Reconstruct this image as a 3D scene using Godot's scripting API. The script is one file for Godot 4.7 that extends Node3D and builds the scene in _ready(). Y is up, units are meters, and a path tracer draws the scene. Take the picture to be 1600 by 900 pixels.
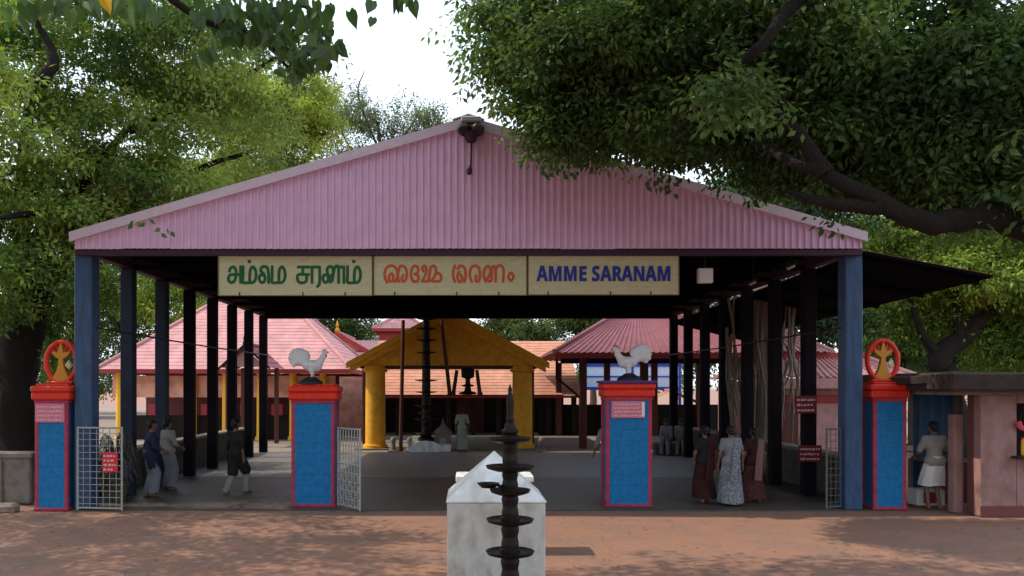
extends Node3D
# A temple entrance: a mauve-gabled shed on blue posts, red-capped gateposts, a yellow porch beyond, trees all round.
# Places are worked out from the camera: F is its focal length in pixels of the 1600-wide photograph, EYE its height.
const F := 1250.0
const EYE := 2.35
const VX := 732.0
const VY := 605.0
var M := {}
var TX := {}
var taken := {}
var rng := RandomNumberGenerator.new()


func at(x: float, y: float, d: float) -> Vector3:
	return Vector3((x - VX) / F * d, EYE + (VY - y) / F * d, -d)


func gx(x: float, d: float) -> float:
	return (x - VX) / F * d


func hy(y: float, d: float) -> float:
	return EYE + (VY - y) / F * d


func rr(a: float, b: float) -> float:
	return rng.randf_range(a, b)


# ---------------------------------------------------------------- things
func numbered(called: String) -> String:
	if not taken.has(called):
		taken[called] = 0
		return called
	taken[called] += 1
	return "%s_%03d" % [called, taken[called]]


func tag(o: Node3D, label: String, category: String, group := "", kind := "") -> Node3D:
	if label: o.set_meta("label", label)
	if category: o.set_meta("category", category)
	if group: o.set_meta("group", group)
	if kind: o.set_meta("kind", kind)
	return o


func thing(called: String, label: String, category: String, where := Vector3.ZERO, turn := 0.0, group := "") -> Node3D:
	var o := Node3D.new()
	o.name = numbered(called)
	add_child(o)
	o.position = where
	o.rotation.y = turn
	tag(o, label, category, group)
	return o


func copy(src: Node3D, label: String, where: Vector3, turn := 0.0, group := "") -> Node3D:
	var c: Node3D = src.duplicate()
	c.name = numbered(str(src.name).rstrip("0123456789").trim_suffix("_"))
	add_child(c)
	c.position = where
	c.rotation.y = turn
	c.set_meta("label", label)
	if group: c.set_meta("group", group)
	return c


func obj(called: String, shape, m: Material, parent: Node3D = null) -> MeshInstance3D:
	var o := MeshInstance3D.new()
	var mesh: Mesh
	if shape is SurfaceTool:
		shape.generate_normals()
		shape.index()
		mesh = shape.commit()
	else:
		mesh = shape
	o.mesh = mesh
	o.material_override = m
	if parent == null:
		o.name = numbered(called)
		add_child(o)
	else:
		o.name = called
		var n := 0
		while parent.has_node(NodePath(o.name)):
			n += 1
			o.name = "%s_%03d" % [called, n]
		parent.add_child(o, true)
	return o


func struct(called: String, shape, m: Material) -> MeshInstance3D:
	var o := obj(called, shape, m)
	o.set_meta("kind", "structure")
	return o


# ---------------------------------------------------------------- shapes
func mb() -> SurfaceTool:
	var st := SurfaceTool.new()
	st.begin(Mesh.PRIMITIVE_TRIANGLES)
	st.set_smooth_group(-1)
	return st


func tri(st: SurfaceTool, a: Vector3, b: Vector3, c: Vector3) -> void:   # counter-clockwise from outside
	st.add_vertex(a)
	st.add_vertex(c)
	st.add_vertex(b)


func quad(st: SurfaceTool, a: Vector3, b: Vector3, c: Vector3, d: Vector3) -> void:
	tri(st, a, b, c)
	tri(st, a, c, d)


func tri_out(st: SurfaceTool, a: Vector3, b: Vector3, c: Vector3, mid: Vector3) -> void:
	if (b - a).cross(c - a).dot((a + b + c) / 3.0 - mid) < 0.0:
		tri(st, a, c, b)
	else:
		tri(st, a, b, c)


func quad_out(st: SurfaceTool, a: Vector3, b: Vector3, c: Vector3, d: Vector3, mid: Vector3) -> void:
	tri_out(st, a, b, c, mid)
	tri_out(st, a, c, d, mid)


func box(st: SurfaceTool, c: Vector3, s: Vector3, bevel := 0.0, basis := Basis()) -> void:
	st.set_smooth_group(-1)
	var h := s / 2.0
	var b := minf(bevel, minf(h.x, minf(h.y, h.z)) * 0.9)
	var P := func(x: float, y: float, z: float) -> Vector3: return c + basis * Vector3(x, y, z)
	for ax in 3:
		var u := (ax + 1) % 3
		var v := (ax + 2) % 3
		for sg in [-1.0, 1.0]:
			var q: Array[Vector3] = []
			for k in [[-1, -1], [1, -1], [1, 1], [-1, 1]]:
				var p := Vector3.ZERO
				p[ax] = sg * h[ax]
				p[u] = k[0] * (h[u] - b)
				p[v] = k[1] * (h[v] - b)
				q.append(c + basis * p)
			quad_out(st, q[0], q[1], q[2], q[3], c)
	if b <= 0.0:
		return
	for ax in 3:
		var u := (ax + 1) % 3
		var v := (ax + 2) % 3
		for su in [-1.0, 1.0]:
			for sv in [-1.0, 1.0]:
				var q: Array[Vector3] = []
				for k in [[-1, 0], [1, 0], [1, 1], [-1, 1]]:
					var p := Vector3.ZERO
					p[ax] = k[0] * (h[ax] - b)
					p[u] = su * (h[u] - (b if k[1] == 1 else 0.0))
					p[v] = sv * (h[v] - (0.0 if k[1] == 1 else b))
					q.append(c + basis * p)
				quad_out(st, q[0], q[1], q[2], q[3], c)
	for sx in [-1.0, 1.0]:
		for sy in [-1.0, 1.0]:
			for sz in [-1.0, 1.0]:
				tri_out(st, P.call(sx * h.x, sy * (h.y - b), sz * (h.z - b)), P.call(sx * (h.x - b), sy * h.y, sz * (h.z - b)), P.call(sx * (h.x - b), sy * (h.y - b), sz * h.z), c)


func boxed(c: Vector3, s: Vector3, bevel := 0.0, basis := Basis()) -> SurfaceTool:
	var st := mb()
	box(st, c, s, bevel, basis)
	return st


func bar(st: SurfaceTool, a: Vector3, b: Vector3, w: float, h: float, bevel := 0.0) -> void:   # a straight square-cut member
	var z := (b - a).normalized()
	var up := Vector3.UP if absf(z.y) < 0.95 else Vector3.RIGHT
	var x := up.cross(z).normalized()
	box(st, (a + b) / 2.0, Vector3(w, h, a.distance_to(b)), bevel, Basis(x, z.cross(x), z))


func barred(a: Vector3, b: Vector3, w: float, h: float, bevel := 0.0) -> SurfaceTool:
	var st := mb()
	bar(st, a, b, w, h, bevel)
	return st


func tube(st: SurfaceTool, pts: Array, radii: Array, n := 8, rough := 0.0, flat := 1.0) -> void:
	st.set_smooth_group(0)
	var rings := []
	var x := Vector3.ZERO
	for i in pts.size():
		var p: Vector3 = pts[i]
		var t: Vector3 = (pts[mini(i + 1, pts.size() - 1)] - pts[maxi(i - 1, 0)]).normalized()
		if i == 0:
			x = (Vector3.UP if absf(t.y) < 0.9 else Vector3.RIGHT).cross(t).normalized()
		x = (x - t * x.dot(t)).normalized()
		var y := t.cross(x)
		var ring := PackedVector3Array()
		var r: float = radii[mini(i, radii.size() - 1)]
		for k in n:
			var a := TAU * k / n
			ring.append(p + (x * cos(a) + y * sin(a) * flat) * r * (1.0 + rr(-rough, rough)))
		rings.append(ring)
	loft(st, rings, true)


func loft(st: SurfaceTool, rings: Array, caps: bool) -> void:   # closed rings, each seen counter-clockwise when looking against the way along
	var n: int = rings[0].size()
	for i in rings.size() - 1:
		for k in n:
			var k2 := (k + 1) % n
			quad(st, rings[i][k], rings[i][k2], rings[i + 1][k2], rings[i + 1][k])
	if caps:
		st.set_smooth_group(-1)
		for e in [0, rings.size() - 1]:
			var mid := Vector3.ZERO
			for p in rings[e]: mid += p / n
			for k in n:
				if e == 0: tri(st, mid, rings[e][(k + 1) % n], rings[e][k])
				else: tri(st, mid, rings[e][k], rings[e][(k + 1) % n])


func tubed(pts: Array, radii: Array, n := 8, rough := 0.0) -> SurfaceTool:
	var st := mb()
	tube(st, pts, radii, n, rough)
	return st


func smooth(pts: Array, per := 5, closed := false) -> Array:   # Catmull-Rom through the points
	var out := []
	var n := pts.size()
	for i in (n if closed else n - 1):
		var a = pts[(i - 1 + n) % n] if closed else pts[maxi(i - 1, 0)]
		var b = pts[i]
		var c = pts[(i + 1) % n]
		var d = pts[(i + 2) % n] if closed else pts[mini(i + 2, n - 1)]
		for k in per:
			out.append(b.cubic_interpolate(c, a, d, float(k) / per))
	if not closed:
		out.append(pts[n - 1])
	return out


func lathe(st: SurfaceTool, profile: Array, n := 20, where := Vector3.ZERO) -> void:   # profile [radius, height] from the bottom up
	for i in profile.size() - 1:
		st.set_smooth_group(i + 1)
		var p = profile[i]
		var q = profile[i + 1]
		for k in n:
			var a := TAU * k / n
			var b := TAU * (k + 1) / n
			var A := where + Vector3(p[0] * cos(a), p[1], p[0] * sin(a))
			var B := where + Vector3(p[0] * cos(b), p[1], p[0] * sin(b))
			var C := where + Vector3(q[0] * cos(a), q[1], q[0] * sin(a))
			var D := where + Vector3(q[0] * cos(b), q[1], q[0] * sin(b))
			if p[0] > 0.0: tri(st, B, A, C)
			if q[0] > 0.0: tri(st, B, C, D)


func lathed(profile: Array, n := 20, where := Vector3.ZERO) -> SurfaceTool:
	var st := mb()
	lathe(st, profile, n, where)
	return st


func prism(st: SurfaceTool, poly: PackedVector2Array, z0: float, z1: float, t := Transform3D()) -> void:   # a flat outline in x and y, given a thickness along z
	st.set_smooth_group(-1)
	if Geometry2D.is_polygon_clockwise(poly):
		poly.reverse()
	var ix := Geometry2D.triangulate_polygon(poly)
	for i in range(0, ix.size(), 3):
		var a := poly[ix[i]]
		var b := poly[ix[i + 1]]
		var c := poly[ix[i + 2]]
		if (b - a).cross(c - a) < 0.0:
			var e := b
			b = c
			c = e
		tri(st, t * Vector3(a.x, a.y, z1), t * Vector3(b.x, b.y, z1), t * Vector3(c.x, c.y, z1))
		tri(st, t * Vector3(a.x, a.y, z0), t * Vector3(c.x, c.y, z0), t * Vector3(b.x, b.y, z0))
	for i in poly.size():
		var a := poly[i]
		var b := poly[(i + 1) % poly.size()]
		quad(st, t * Vector3(a.x, a.y, z0), t * Vector3(b.x, b.y, z0), t * Vector3(b.x, b.y, z1), t * Vector3(a.x, a.y, z1))


func prismed(poly: PackedVector2Array, z0: float, z1: float, t := Transform3D()) -> SurfaceTool:
	var st := mb()
	prism(st, poly, z0, z1, t)
	return st


func slab(st: SurfaceTool, a: Vector3, b: Vector3, c: Vector3, d: Vector3, thick: float) -> void:   # a sheet of even thickness through four corners, the thickness below
	st.set_smooth_group(-1)
	var n := (b - a).cross(d - a).normalized()
	if n.y < 0.0: n = -n
	var q := [a, b, c, d]
	var mid := (a + b + c + d) / 4.0 - n * thick / 2.0
	var low := []
	for p in q: low.append(p - n * thick)
	quad_out(st, a, b, c, d, mid)
	quad_out(st, low[0], low[1], low[2], low[3], mid)
	for i in 4:
		quad_out(st, q[i], q[(i + 1) % 4], low[(i + 1) % 4], low[i], mid)


func ribbed(st: SurfaceTool, a: Vector3, b: Vector3, c: Vector3, d: Vector3, pitch: float, deep: float) -> void:   # a corrugated sheet a-b (along the eave), d-c (along the ridge), ribs running up
	st.set_smooth_group(-1)
	var n := (b - a).cross(d - a).normalized()
	if n.y < 0.0 or (absf(n.y) < 0.02 and n.z < 0.0): n = -n
	var count := maxi(2, roundi(a.distance_to(b) / pitch))
	var prof := [[0.0, 0.0], [0.5, 0.0], [0.62, 1.0], [0.88, 1.0], [1.0, 0.0]]
	var last := Vector2(-1, 0)
	var mid := (a + b + c + d) / 4.0 - n * 50.0
	for i in count:
		for k in prof.size() - 1:
			var t0: float = (i + prof[k][0]) / count
			var t1: float = (i + prof[k + 1][0]) / count
			quad_out(st, a.lerp(b, t0) + n * deep * prof[k][1], a.lerp(b, t1) + n * deep * prof[k + 1][1], d.lerp(c, t1) + n * deep * prof[k + 1][1], d.lerp(c, t0) + n * deep * prof[k][1], mid)


# ---------------------------------------------------------------- bodies: smooth unions of tapered capsules, meshed as surface nets
func body(bones: Array, cell: float, k: float, clips: Array = []) -> ArrayMesh:
	var lo := Vector3.ONE * 1e9
	var hi := -lo
	for b in bones:
		for e in 2:
			var r := Vector3.ONE * (float(b[2 + e]) + cell * 2.5)
			lo = lo.min(b[e] - r)
			hi = hi.max(b[e] + r)
	var nx := int((hi.x - lo.x) / cell) + 2
	var ny := int((hi.y - lo.y) / cell) + 2
	var nz := int((hi.z - lo.z) / cell) + 2
	var v := PackedFloat32Array()
	v.resize(nx * ny * nz)
	v.fill(1.0)
	for b in bones:
		var p: Vector3 = b[0]
		var q: Vector3 = b[1]
		var ra: float = b[2]
		var rb: float = b[3]
		var axis := q - p
		var len2 := maxf(axis.length_squared(), 1e-9)
		var grow := Vector3.ONE * (maxf(ra, rb) + k + cell * 2.0)
		var i0 := ((p.min(q) - grow - lo) / cell).floor().max(Vector3.ZERO)
		var i1 := ((p.max(q) + grow - lo) / cell).ceil().min(Vector3(nx - 1, ny - 1, nz - 1))
		for z in range(int(i0.z), int(i1.z) + 1):
			for y in range(int(i0.y), int(i1.y) + 1):
				var row := (z * ny + y) * nx
				var w := lo + Vector3(0, y, z) * cell - p
				for x in range(int(i0.x), int(i1.x) + 1):
					var u := Vector3(w.x + x * cell, w.y, w.z)
					var t := clampf(u.dot(axis) / len2, 0.0, 1.0)
					var s := (u - axis * t).length() - ra - (rb - ra) * t
					var o := v[row + x]
					var h := k - absf(o - s)
					v[row + x] = minf(o, s) - (h * h / k * 0.25 if h > 0.0 else 0.0)
	if clips.size():
		for z in nz:
			for y in ny:
				for x in nx:
					var i := (z * ny + y) * nx + x
					if v[i] < cell * 3.0:
						var u := lo + Vector3(x, y, z) * cell
						for c: Plane in clips:
							v[i] = maxf(v[i], c.distance_to(u))
	var cells := PackedInt32Array()
	cells.resize(nx * ny * nz)
	cells.fill(-1)
	var verts := PackedVector3Array()
	var step := [0, 1, nx, nx + 1, nx * ny, nx * ny + 1, nx * ny + nx, nx * ny + nx + 1]
	var edges := [[0, 1], [2, 3], [4, 5], [6, 7], [0, 2], [1, 3], [4, 6], [5, 7], [0, 4], [1, 5], [2, 6], [3, 7]]
	for z in nz - 1:
		for y in ny - 1:
			for x in nx - 1:
				var i := (z * ny + y) * nx + x
				if absf(v[i]) > cell * 2.0:
					continue
				var ins := 0
				for s in 8:
					if v[i + step[s]] < 0.0: ins += 1
				if ins == 0 or ins == 8:
					continue
				var sum := Vector3.ZERO
				var n := 0
				for e in edges:
					var a := v[i + step[e[0]]]
					var b := v[i + step[e[1]]]
					if (a < 0.0) != (b < 0.0):
						var pa := Vector3(e[0] & 1, e[0] >> 1 & 1, e[0] >> 2)
						var pb := Vector3(e[1] & 1, e[1] >> 1 & 1, e[1] >> 2)
						sum += pa.lerp(pb, a / (a - b))
						n += 1
				cells[i] = verts.size()
				verts.append(lo + (Vector3(x, y, z) + sum / n) * cell)
	var ix := PackedInt32Array()
	var strides := [1, nx, nx * ny]
	for z in range(1, nz - 1):
		for y in range(1, ny - 1):
			for x in range(1, nx - 1):
				var i := (z * ny + y) * nx + x
				if cells[i] < 0 and absf(v[i]) > cell * 1.5:
					continue
				for ax in 3:
					var inside := v[i] < 0.0
					if inside == (v[i + strides[ax]] < 0.0):
						continue
					var u: int = strides[(ax + 1) % 3]
					var w: int = strides[(ax + 2) % 3]
					var q := [cells[i - u - w], cells[i - w], cells[i], cells[i - u]]
					if q.min() < 0:
						continue
					if inside: ix.append_array([q[0], q[2], q[1], q[0], q[3], q[2]])
					else: ix.append_array([q[0], q[1], q[2], q[0], q[2], q[3]])
	var norm := PackedVector3Array()
	norm.resize(verts.size())
	for i in range(0, ix.size(), 3):
		var n := (verts[ix[i + 2]] - verts[ix[i]]).cross(verts[ix[i + 1]] - verts[ix[i]])
		for s in 3: norm[ix[i + s]] += n
	for i in norm.size(): norm[i] = norm[i].normalized()
	var arrays := []
	arrays.resize(Mesh.ARRAY_MAX)
	arrays[Mesh.ARRAY_VERTEX] = verts
	arrays[Mesh.ARRAY_NORMAL] = norm
	arrays[Mesh.ARRAY_INDEX] = ix
	var m := ArrayMesh.new()
	m.add_surface_from_arrays(Mesh.PRIMITIVE_TRIANGLES, arrays)
	return m


# ---------------------------------------------------------------- materials
func noise_tex(called: String, freq: float, octaves: int, lo: Color, hi: Color, size := 512, kind := FastNoiseLite.TYPE_SIMPLEX_SMOOTH, lo_at := 0.2, hi_at := 0.8) -> void:
	var n := FastNoiseLite.new()
	n.noise_type = kind
	n.frequency = freq
	n.seed = hash(called) % 1000
	n.fractal_octaves = octaves
	var t := NoiseTexture2D.new()
	t.width = size
	t.height = size
	t.seamless = true
	t.noise = n
	var g := Gradient.new()
	g.set_color(0, lo.linear_to_srgb())
	g.set_offset(0, lo_at)
	g.set_color(1, hi.linear_to_srgb())
	g.set_offset(1, hi_at)
	t.color_ramp = g
	TX[called] = t


func grey(v: float) -> Color:
	return Color(v, v, v)


# how: fine / coarse (texture names), fs / cs (repeats per metre, a number or Vector3), bump (centimetres), metal
func mat(called: String, col: Color, rough := 0.8, how := {}) -> StandardMaterial3D:
	var m := StandardMaterial3D.new()
	m.resource_name = called
	m.albedo_color = col.linear_to_srgb()
	m.roughness = rough
	m.metallic = how.get("metal", 0.0)
	m.metallic_specular = how.get("spec", 0.4)
	var S := func(v) -> Vector3: return v if v is Vector3 else Vector3.ONE * float(v)
	if how.has("fine") or how.has("bump"):
		m.uv1_triplanar = true
		m.uv1_world_triplanar = true
		m.uv1_scale = S.call(how.get("fs", 2.0))
		if how.has("fine"): m.albedo_texture = TX[how.fine]
		if how.has("bump"):
			m.heightmap_enabled = true
			m.heightmap_texture = TX[how.get("height", "height")]
			m.heightmap_scale = how.bump
	if how.has("coarse"):
		m.detail_enabled = true
		m.detail_blend_mode = BaseMaterial3D.BLEND_MODE_MUL
		m.detail_uv_layer = BaseMaterial3D.DETAIL_UV_2
		m.uv2_triplanar = true
		m.uv2_world_triplanar = true
		m.uv2_scale = S.call(how.get("cs", 0.3))
		m.detail_albedo = TX[how.coarse]
	M[called] = m
	return m


func leaf_mat(called: String, col: Color, through := 0.5) -> void:
	var m := mat(called, col, 0.55, {"spec": 0.35})
	m.vertex_color_use_as_albedo = true
	m.backlight_enabled = true
	m.backlight = Color(through, through, through * 0.55).linear_to_srgb()


func materials() -> void:
	noise_tex("grain", 0.12, 3, grey(0.66), grey(1.0))
	noise_tex("blotch", 0.012, 5, grey(0.72), grey(1.0), 512, FastNoiseLite.TYPE_SIMPLEX_SMOOTH, 0.2, 0.8)
	noise_tex("faint", 0.02, 4, grey(0.91), grey(1.0))
	noise_tex("dirt", 0.01, 5, Color(0.74, 0.7, 0.65), Color(1, 1, 1), 512, FastNoiseLite.TYPE_SIMPLEX_SMOOTH, 0.2, 0.6)
	noise_tex("height", 0.06, 4, grey(0.0), grey(1.0))
	noise_tex("bark", 0.03, 4, grey(0.4), grey(1.0))
	noise_tex("earth", 0.014, 5, Color(0.84, 0.9, 0.94), Color(1.0, 0.96, 0.92), 1024, FastNoiseLite.TYPE_SIMPLEX_SMOOTH, 0.3, 0.7)
	noise_tex("speck", 0.09, 2, grey(0.4), grey(1.0), 512, FastNoiseLite.TYPE_CELLULAR, 0.2, 0.6)
	noise_tex("rust", 0.02, 5, Color(0.86, 0.82, 0.8), Color(1, 1, 1), 512, FastNoiseLite.TYPE_SIMPLEX_SMOOTH, 0.25, 0.6)
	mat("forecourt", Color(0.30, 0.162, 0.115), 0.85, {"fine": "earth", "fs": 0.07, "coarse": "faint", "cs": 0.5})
	mat("shed_floor_shaded", Color(0.105, 0.08, 0.065), 0.5, {"fine": "blotch", "fs": 0.35, "coarse": "grain", "cs": 1.1, "bump": 0.5})  # front of the floor, the roof's shade put into a darker colour
	mat("floor_lit", Color(0.25, 0.235, 0.225), 0.5, {"fine": "blotch", "fs": 0.4, "coarse": "grain", "cs": 1.1})  # rear of the floor, its stronger light put into a paler colour
	mat("yard", Color(0.3, 0.23, 0.18), 0.9, {"fine": "earth", "fs": 0.1, "coarse": "grain", "cs": 1.0})
	mat("mauve", Color(0.76, 0.49, 0.70), 0.5, {"fine": "faint", "fs": Vector3(2.6, 0.12, 2.6), "coarse": "faint", "cs": Vector3(0.3, 0.2, 0.3)})
	mat("mauve_trim", Color(0.62, 0.50, 0.58), 0.5, {"fine": "faint", "fs": 0.7})
	mat("underside", Color(0.009, 0.008, 0.009), 0.95, {"fine": "grain", "fs": 1.0, "spec": 0.1})  # near-black: the shade below the roofs is put into this colour
	mat("purple_steel", Color(0.05, 0.02, 0.045), 0.6, {"fine": "grain", "fs": 1.0})
	mat("post_shaded", Color(0.012, 0.009, 0.013), 0.8, {"fine": "grain", "fs": 1.0, "spec": 0.2})  # inner posts: the shade under the roof is put into the paint colour
	mat("post_half_shaded", Color(0.016, 0.028, 0.06), 0.7, {"fine": "grain", "fs": 1.0, "coarse": "dirt", "cs": 0.5})  # left inner posts nearest the front, part of the shade put into the colour
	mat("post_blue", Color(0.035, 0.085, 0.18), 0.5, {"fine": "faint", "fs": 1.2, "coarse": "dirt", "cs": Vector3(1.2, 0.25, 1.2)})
	mat("dark_steel", Color(0.02, 0.02, 0.022), 0.55)
	mat("board", Color(0.53, 0.50, 0.30), 0.6, {"fine": "faint", "fs": 1.0, "coarse": "faint", "cs": Vector3(0.25, 0.7, 0.25)})
	mat("board_frame", Color(0.16, 0.13, 0.05), 0.6)
	mat("ink_green", Color(0.006, 0.10, 0.028), 0.6)
	mat("ink_red", Color(0.48, 0.085, 0.025), 0.6)
	mat("ink_blue", Color(0.015, 0.03, 0.26), 0.6)
	mat("bolt", Color(0.03, 0.025, 0.02), 0.6)
	mat("gate_blue", Color(0.006, 0.19, 0.46), 0.6, {"fine": "faint", "fs": Vector3(0.5, 2.6, 0.5), "coarse": "rust", "cs": Vector3(0.8, 0.5, 0.8), "bump": 0.5})
	mat("gate_pink", Color(0.42, 0.04, 0.085), 0.6, {"fine": "faint", "fs": 2.0, "coarse": "dirt", "cs": 0.8})
	mat("gate_red", Color(0.70, 0.032, 0.012), 0.5, {"fine": "faint", "fs": 2.0, "coarse": "rust", "cs": 0.9})
	mat("slab_blue", Color(0.05, 0.05, 0.24), 0.6)
	mat("plate", Color(0.65, 0.18, 0.25), 0.6, {"fine": "faint", "fs": 2.0})
	mat("notice_shaded", Color(0.16, 0.015, 0.02), 0.7, {"fine": "faint", "fs": 2.0})  # notice red with the shade under the shed put into the colour
	mat("plate_ink", Color(0.62, 0.42, 0.42), 0.6)
	mat("notice", Color(0.62, 0.03, 0.04), 0.6, {"fine": "faint", "fs": 2.0})
	mat("emblem_yellow", Color(0.62, 0.27, 0.02), 0.5, {"fine": "grain", "fs": 3.0})
	mat("emblem_pale", Color(0.6, 0.5, 0.28), 0.6)
	mat("feather", Color(0.80, 0.81, 0.84), 0.7, {"fine": "grain", "fs": 5.0, "coarse": "faint", "cs": 2.0})
	mat("comb", Color(0.35, 0.02, 0.02), 0.6)
	mat("black_base", Color(0.014, 0.014, 0.018), 0.6)
	mat("wire", Color(0.36, 0.37, 0.36), 0.5, {"fine": "rust", "fs": 3.0})
	mat("wire_dark", Color(0.12, 0.12, 0.11), 0.6, {"fine": "rust", "fs": 3.0})
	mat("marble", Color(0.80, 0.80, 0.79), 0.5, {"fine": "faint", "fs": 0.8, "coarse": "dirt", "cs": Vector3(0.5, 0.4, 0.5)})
	mat("marble_shaded", Color(0.55, 0.53, 0.48), 0.55, {"fine": "faint", "fs": 0.9, "coarse": "dirt", "cs": Vector3(0.7, 0.35, 0.7)})  # upright face: marble darkened in colour for the weaker light it gets
	mat("bronze", Color(0.02, 0.014, 0.011), 0.42, {"metal": 0.5, "fine": "grain", "fs": 4.0, "bump": 0.25})
	mat("yellow", Color(0.95, 0.46, 0.03), 0.6, {"fine": "faint", "fs": 0.8, "coarse": "rust", "cs": 0.3})
	mat("yellow_trim", Color(0.85, 0.45, 0.03), 0.6, {"fine": "faint", "fs": 0.8})
	mat("dim_red", Color(0.10, 0.03, 0.02), 0.7)
	mat("roof_pink", Color(0.82, 0.40, 0.39), 0.75, {"fine": "grain", "fs": 1.6, "coarse": "blotch", "cs": 0.2, "bump": 1.5})
	mat("roof_orange", Color(0.80, 0.35, 0.21), 0.75, {"fine": "grain", "fs": 1.6, "coarse": "blotch", "cs": 0.25, "bump": 1.5})
	mat("roof_red", Color(0.36, 0.11, 0.13), 0.7, {"fine": "grain", "fs": 1.5, "coarse": "blotch", "cs": 0.2, "bump": 1.5})
	mat("fascia_red", Color(0.30, 0.03, 0.03), 0.6)
	mat("wall_peach", Color(0.80, 0.42, 0.31), 0.85, {"fine": "faint", "fs": 0.7, "coarse": "dirt", "cs": 0.25})
	mat("wall_pink", Color(0.44, 0.235, 0.22), 0.85, {"fine": "faint", "fs": 0.9, "coarse": "rust", "cs": Vector3(0.4, 0.25, 0.4)})
	mat("wall_kiosk", Color(0.36, 0.205, 0.185), 0.85, {"fine": "faint", "fs": 0.9, "coarse": "dirt", "cs": Vector3(0.4, 0.25, 0.4)})
	mat("wall_dark", Color(0.02, 0.014, 0.012), 0.9, {"fine": "grain", "fs": 0.8})
	mat("wall_base", Color(0.20, 0.07, 0.065), 0.85, {"fine": "grain", "fs": 1.2})
	mat("concrete", Color(0.30, 0.27, 0.23), 0.9, {"fine": "grain", "fs": 1.4, "coarse": "dirt", "cs": 0.5, "bump": 1.0})
	mat("low_wall", Color(0.13, 0.115, 0.10), 0.9, {"fine": "grain", "fs": 1.4, "coarse": "dirt", "cs": 0.4, "bump": 1.0})
	mat("kerb", Color(0.42, 0.33, 0.27), 0.9, {"fine": "grain", "fs": 2.0, "coarse": "dirt", "cs": 0.6, "bump": 1.5})
	mat("old_slab", Color(0.075, 0.05, 0.042), 0.9, {"fine": "grain", "fs": 1.5, "coarse": "dirt", "cs": 0.5, "bump": 1.2})
	mat("blue_sheet", Color(0.012, 0.09, 0.20), 0.5, {"fine": "faint", "fs": 0.8, "coarse": "rust", "cs": 0.5})
	mat("screen_white", Color(0.66, 0.78, 0.95), 0.5, {"fine": "faint", "fs": 0.5})
	mat("frame_blue", Color(0.03, 0.07, 0.45), 0.5)
	mat("white_box", Color(0.72, 0.70, 0.68), 0.6)
	mat("lens", Color(0.02, 0.02, 0.025), 0.15)
	mat("bark_dark", Color(0.02, 0.015, 0.012), 0.95, {"fine": "bark", "fs": Vector3(2.2, 0.5, 2.2), "bump": 4.0, "height": "bark"})
	mat("bark_brown", Color(0.12, 0.08, 0.05), 0.95, {"fine": "bark", "fs": Vector3(2.2, 0.5, 2.2), "bump": 4.0, "height": "bark"})
	mat("root_pale", Color(0.33, 0.265, 0.19), 0.95, {"fine": "bark", "fs": Vector3(3, 0.6, 3), "bump": 2.0, "height": "bark"})
	mat("sack", Color(0.16, 0.15, 0.09), 0.95, {"fine": "grain", "fs": 3.0, "coarse": "dirt", "cs": 1.2, "bump": 1.5})
	mat("strap_leaf", Color(0.17, 0.18, 0.13), 0.7, {"fine": "bark", "fs": 2.0})
	mat("sheet_grey", Color(0.25, 0.28, 0.33), 0.9, {"fine": "grain", "fs": 2.0, "coarse": "blotch", "cs": 1.5})
	mat("skin", Color(0.17, 0.088, 0.055), 0.6)
	mat("hair", Color(0.008, 0.007, 0.007), 0.6)
	mat("cloth_navy", Color(0.02, 0.025, 0.06), 0.9, {"fine": "grain", "fs": 4.0})
	mat("cloth_white", Color(0.62, 0.61, 0.57), 0.9, {"fine": "faint", "fs": 4.0})
	mat("cloth_grey", Color(0.30, 0.28, 0.25), 0.9, {"fine": "grain", "fs": 4.0})
	mat("cloth_palegrey", Color(0.22, 0.22, 0.25), 0.9, {"fine": "grain", "fs": 5.0})
	mat("cloth_black", Color(0.015, 0.014, 0.016), 0.9)
	mat("cloth_maroon", Color(0.085, 0.02, 0.02), 0.9, {"fine": "bark", "fs": 1.5, "coarse": "speck", "cs": 0.5})
	mat("cloth_print", Color(0.36, 0.38, 0.42), 0.9, {"fine": "bark", "fs": 1.5, "coarse": "speck", "cs": 0.45})
	mat("cloth_rust", Color(0.17, 0.05, 0.042), 0.9, {"fine": "bark", "fs": 1.5, "coarse": "speck", "cs": 0.5})
	mat("cloth_pinkish", Color(0.24, 0.13, 0.115), 0.9, {"fine": "grain", "fs": 4.0})
	mat("cloth_sage", Color(0.36, 0.38, 0.31), 0.9, {"fine": "grain", "fs": 4.0})
	mat("packet_yellow", Color(0.7, 0.42, 0.03), 0.5)
	mat("flower_pink", Color(0.65, 0.08, 0.13), 0.7)
	mat("litter", Color(0.20, 0.12, 0.05), 0.8)
	leaf_mat("leaf", Color(1, 1, 1), 0.9)
	leaf_mat("leaf_dark", Color(1, 1, 1), 0.55)
	for c in [["peepal_leaf", Color(0.02, 0.043, 0.009)], ["peepal_leaf_light", Color(0.04, 0.075, 0.014)], ["yellow_leaf", Color(0.75, 0.45, 0.02)]]:
		var m := mat(c[0], c[1], 0.45)
		m.backlight_enabled = true
		m.backlight = (c[1] * ((0.5 if c[0] == "yellow_leaf" else 0.2) / maxf(c[1].r, c[1].g))).linear_to_srgb()


# ---------------------------------------------------------------- trees
func leaf_shape(st: SurfaceTool, p: Vector3, along: Vector3, up: Vector3, len: float, wide: float) -> void:   # a kite folded along its rib
	var side := along.cross(up).normalized() * wide * 0.5
	var rib := p + along * len * 0.42 - up * wide * 0.16
	var tip := p + along * len - up * len * 0.12
	tri(st, p, rib, p + along * len * 0.4 + side)
	tri(st, rib, tip, p + along * len * 0.4 + side)
	tri(st, p, p + along * len * 0.4 - side, rib)
	tri(st, rib, p + along * len * 0.4 - side, tip)


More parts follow.
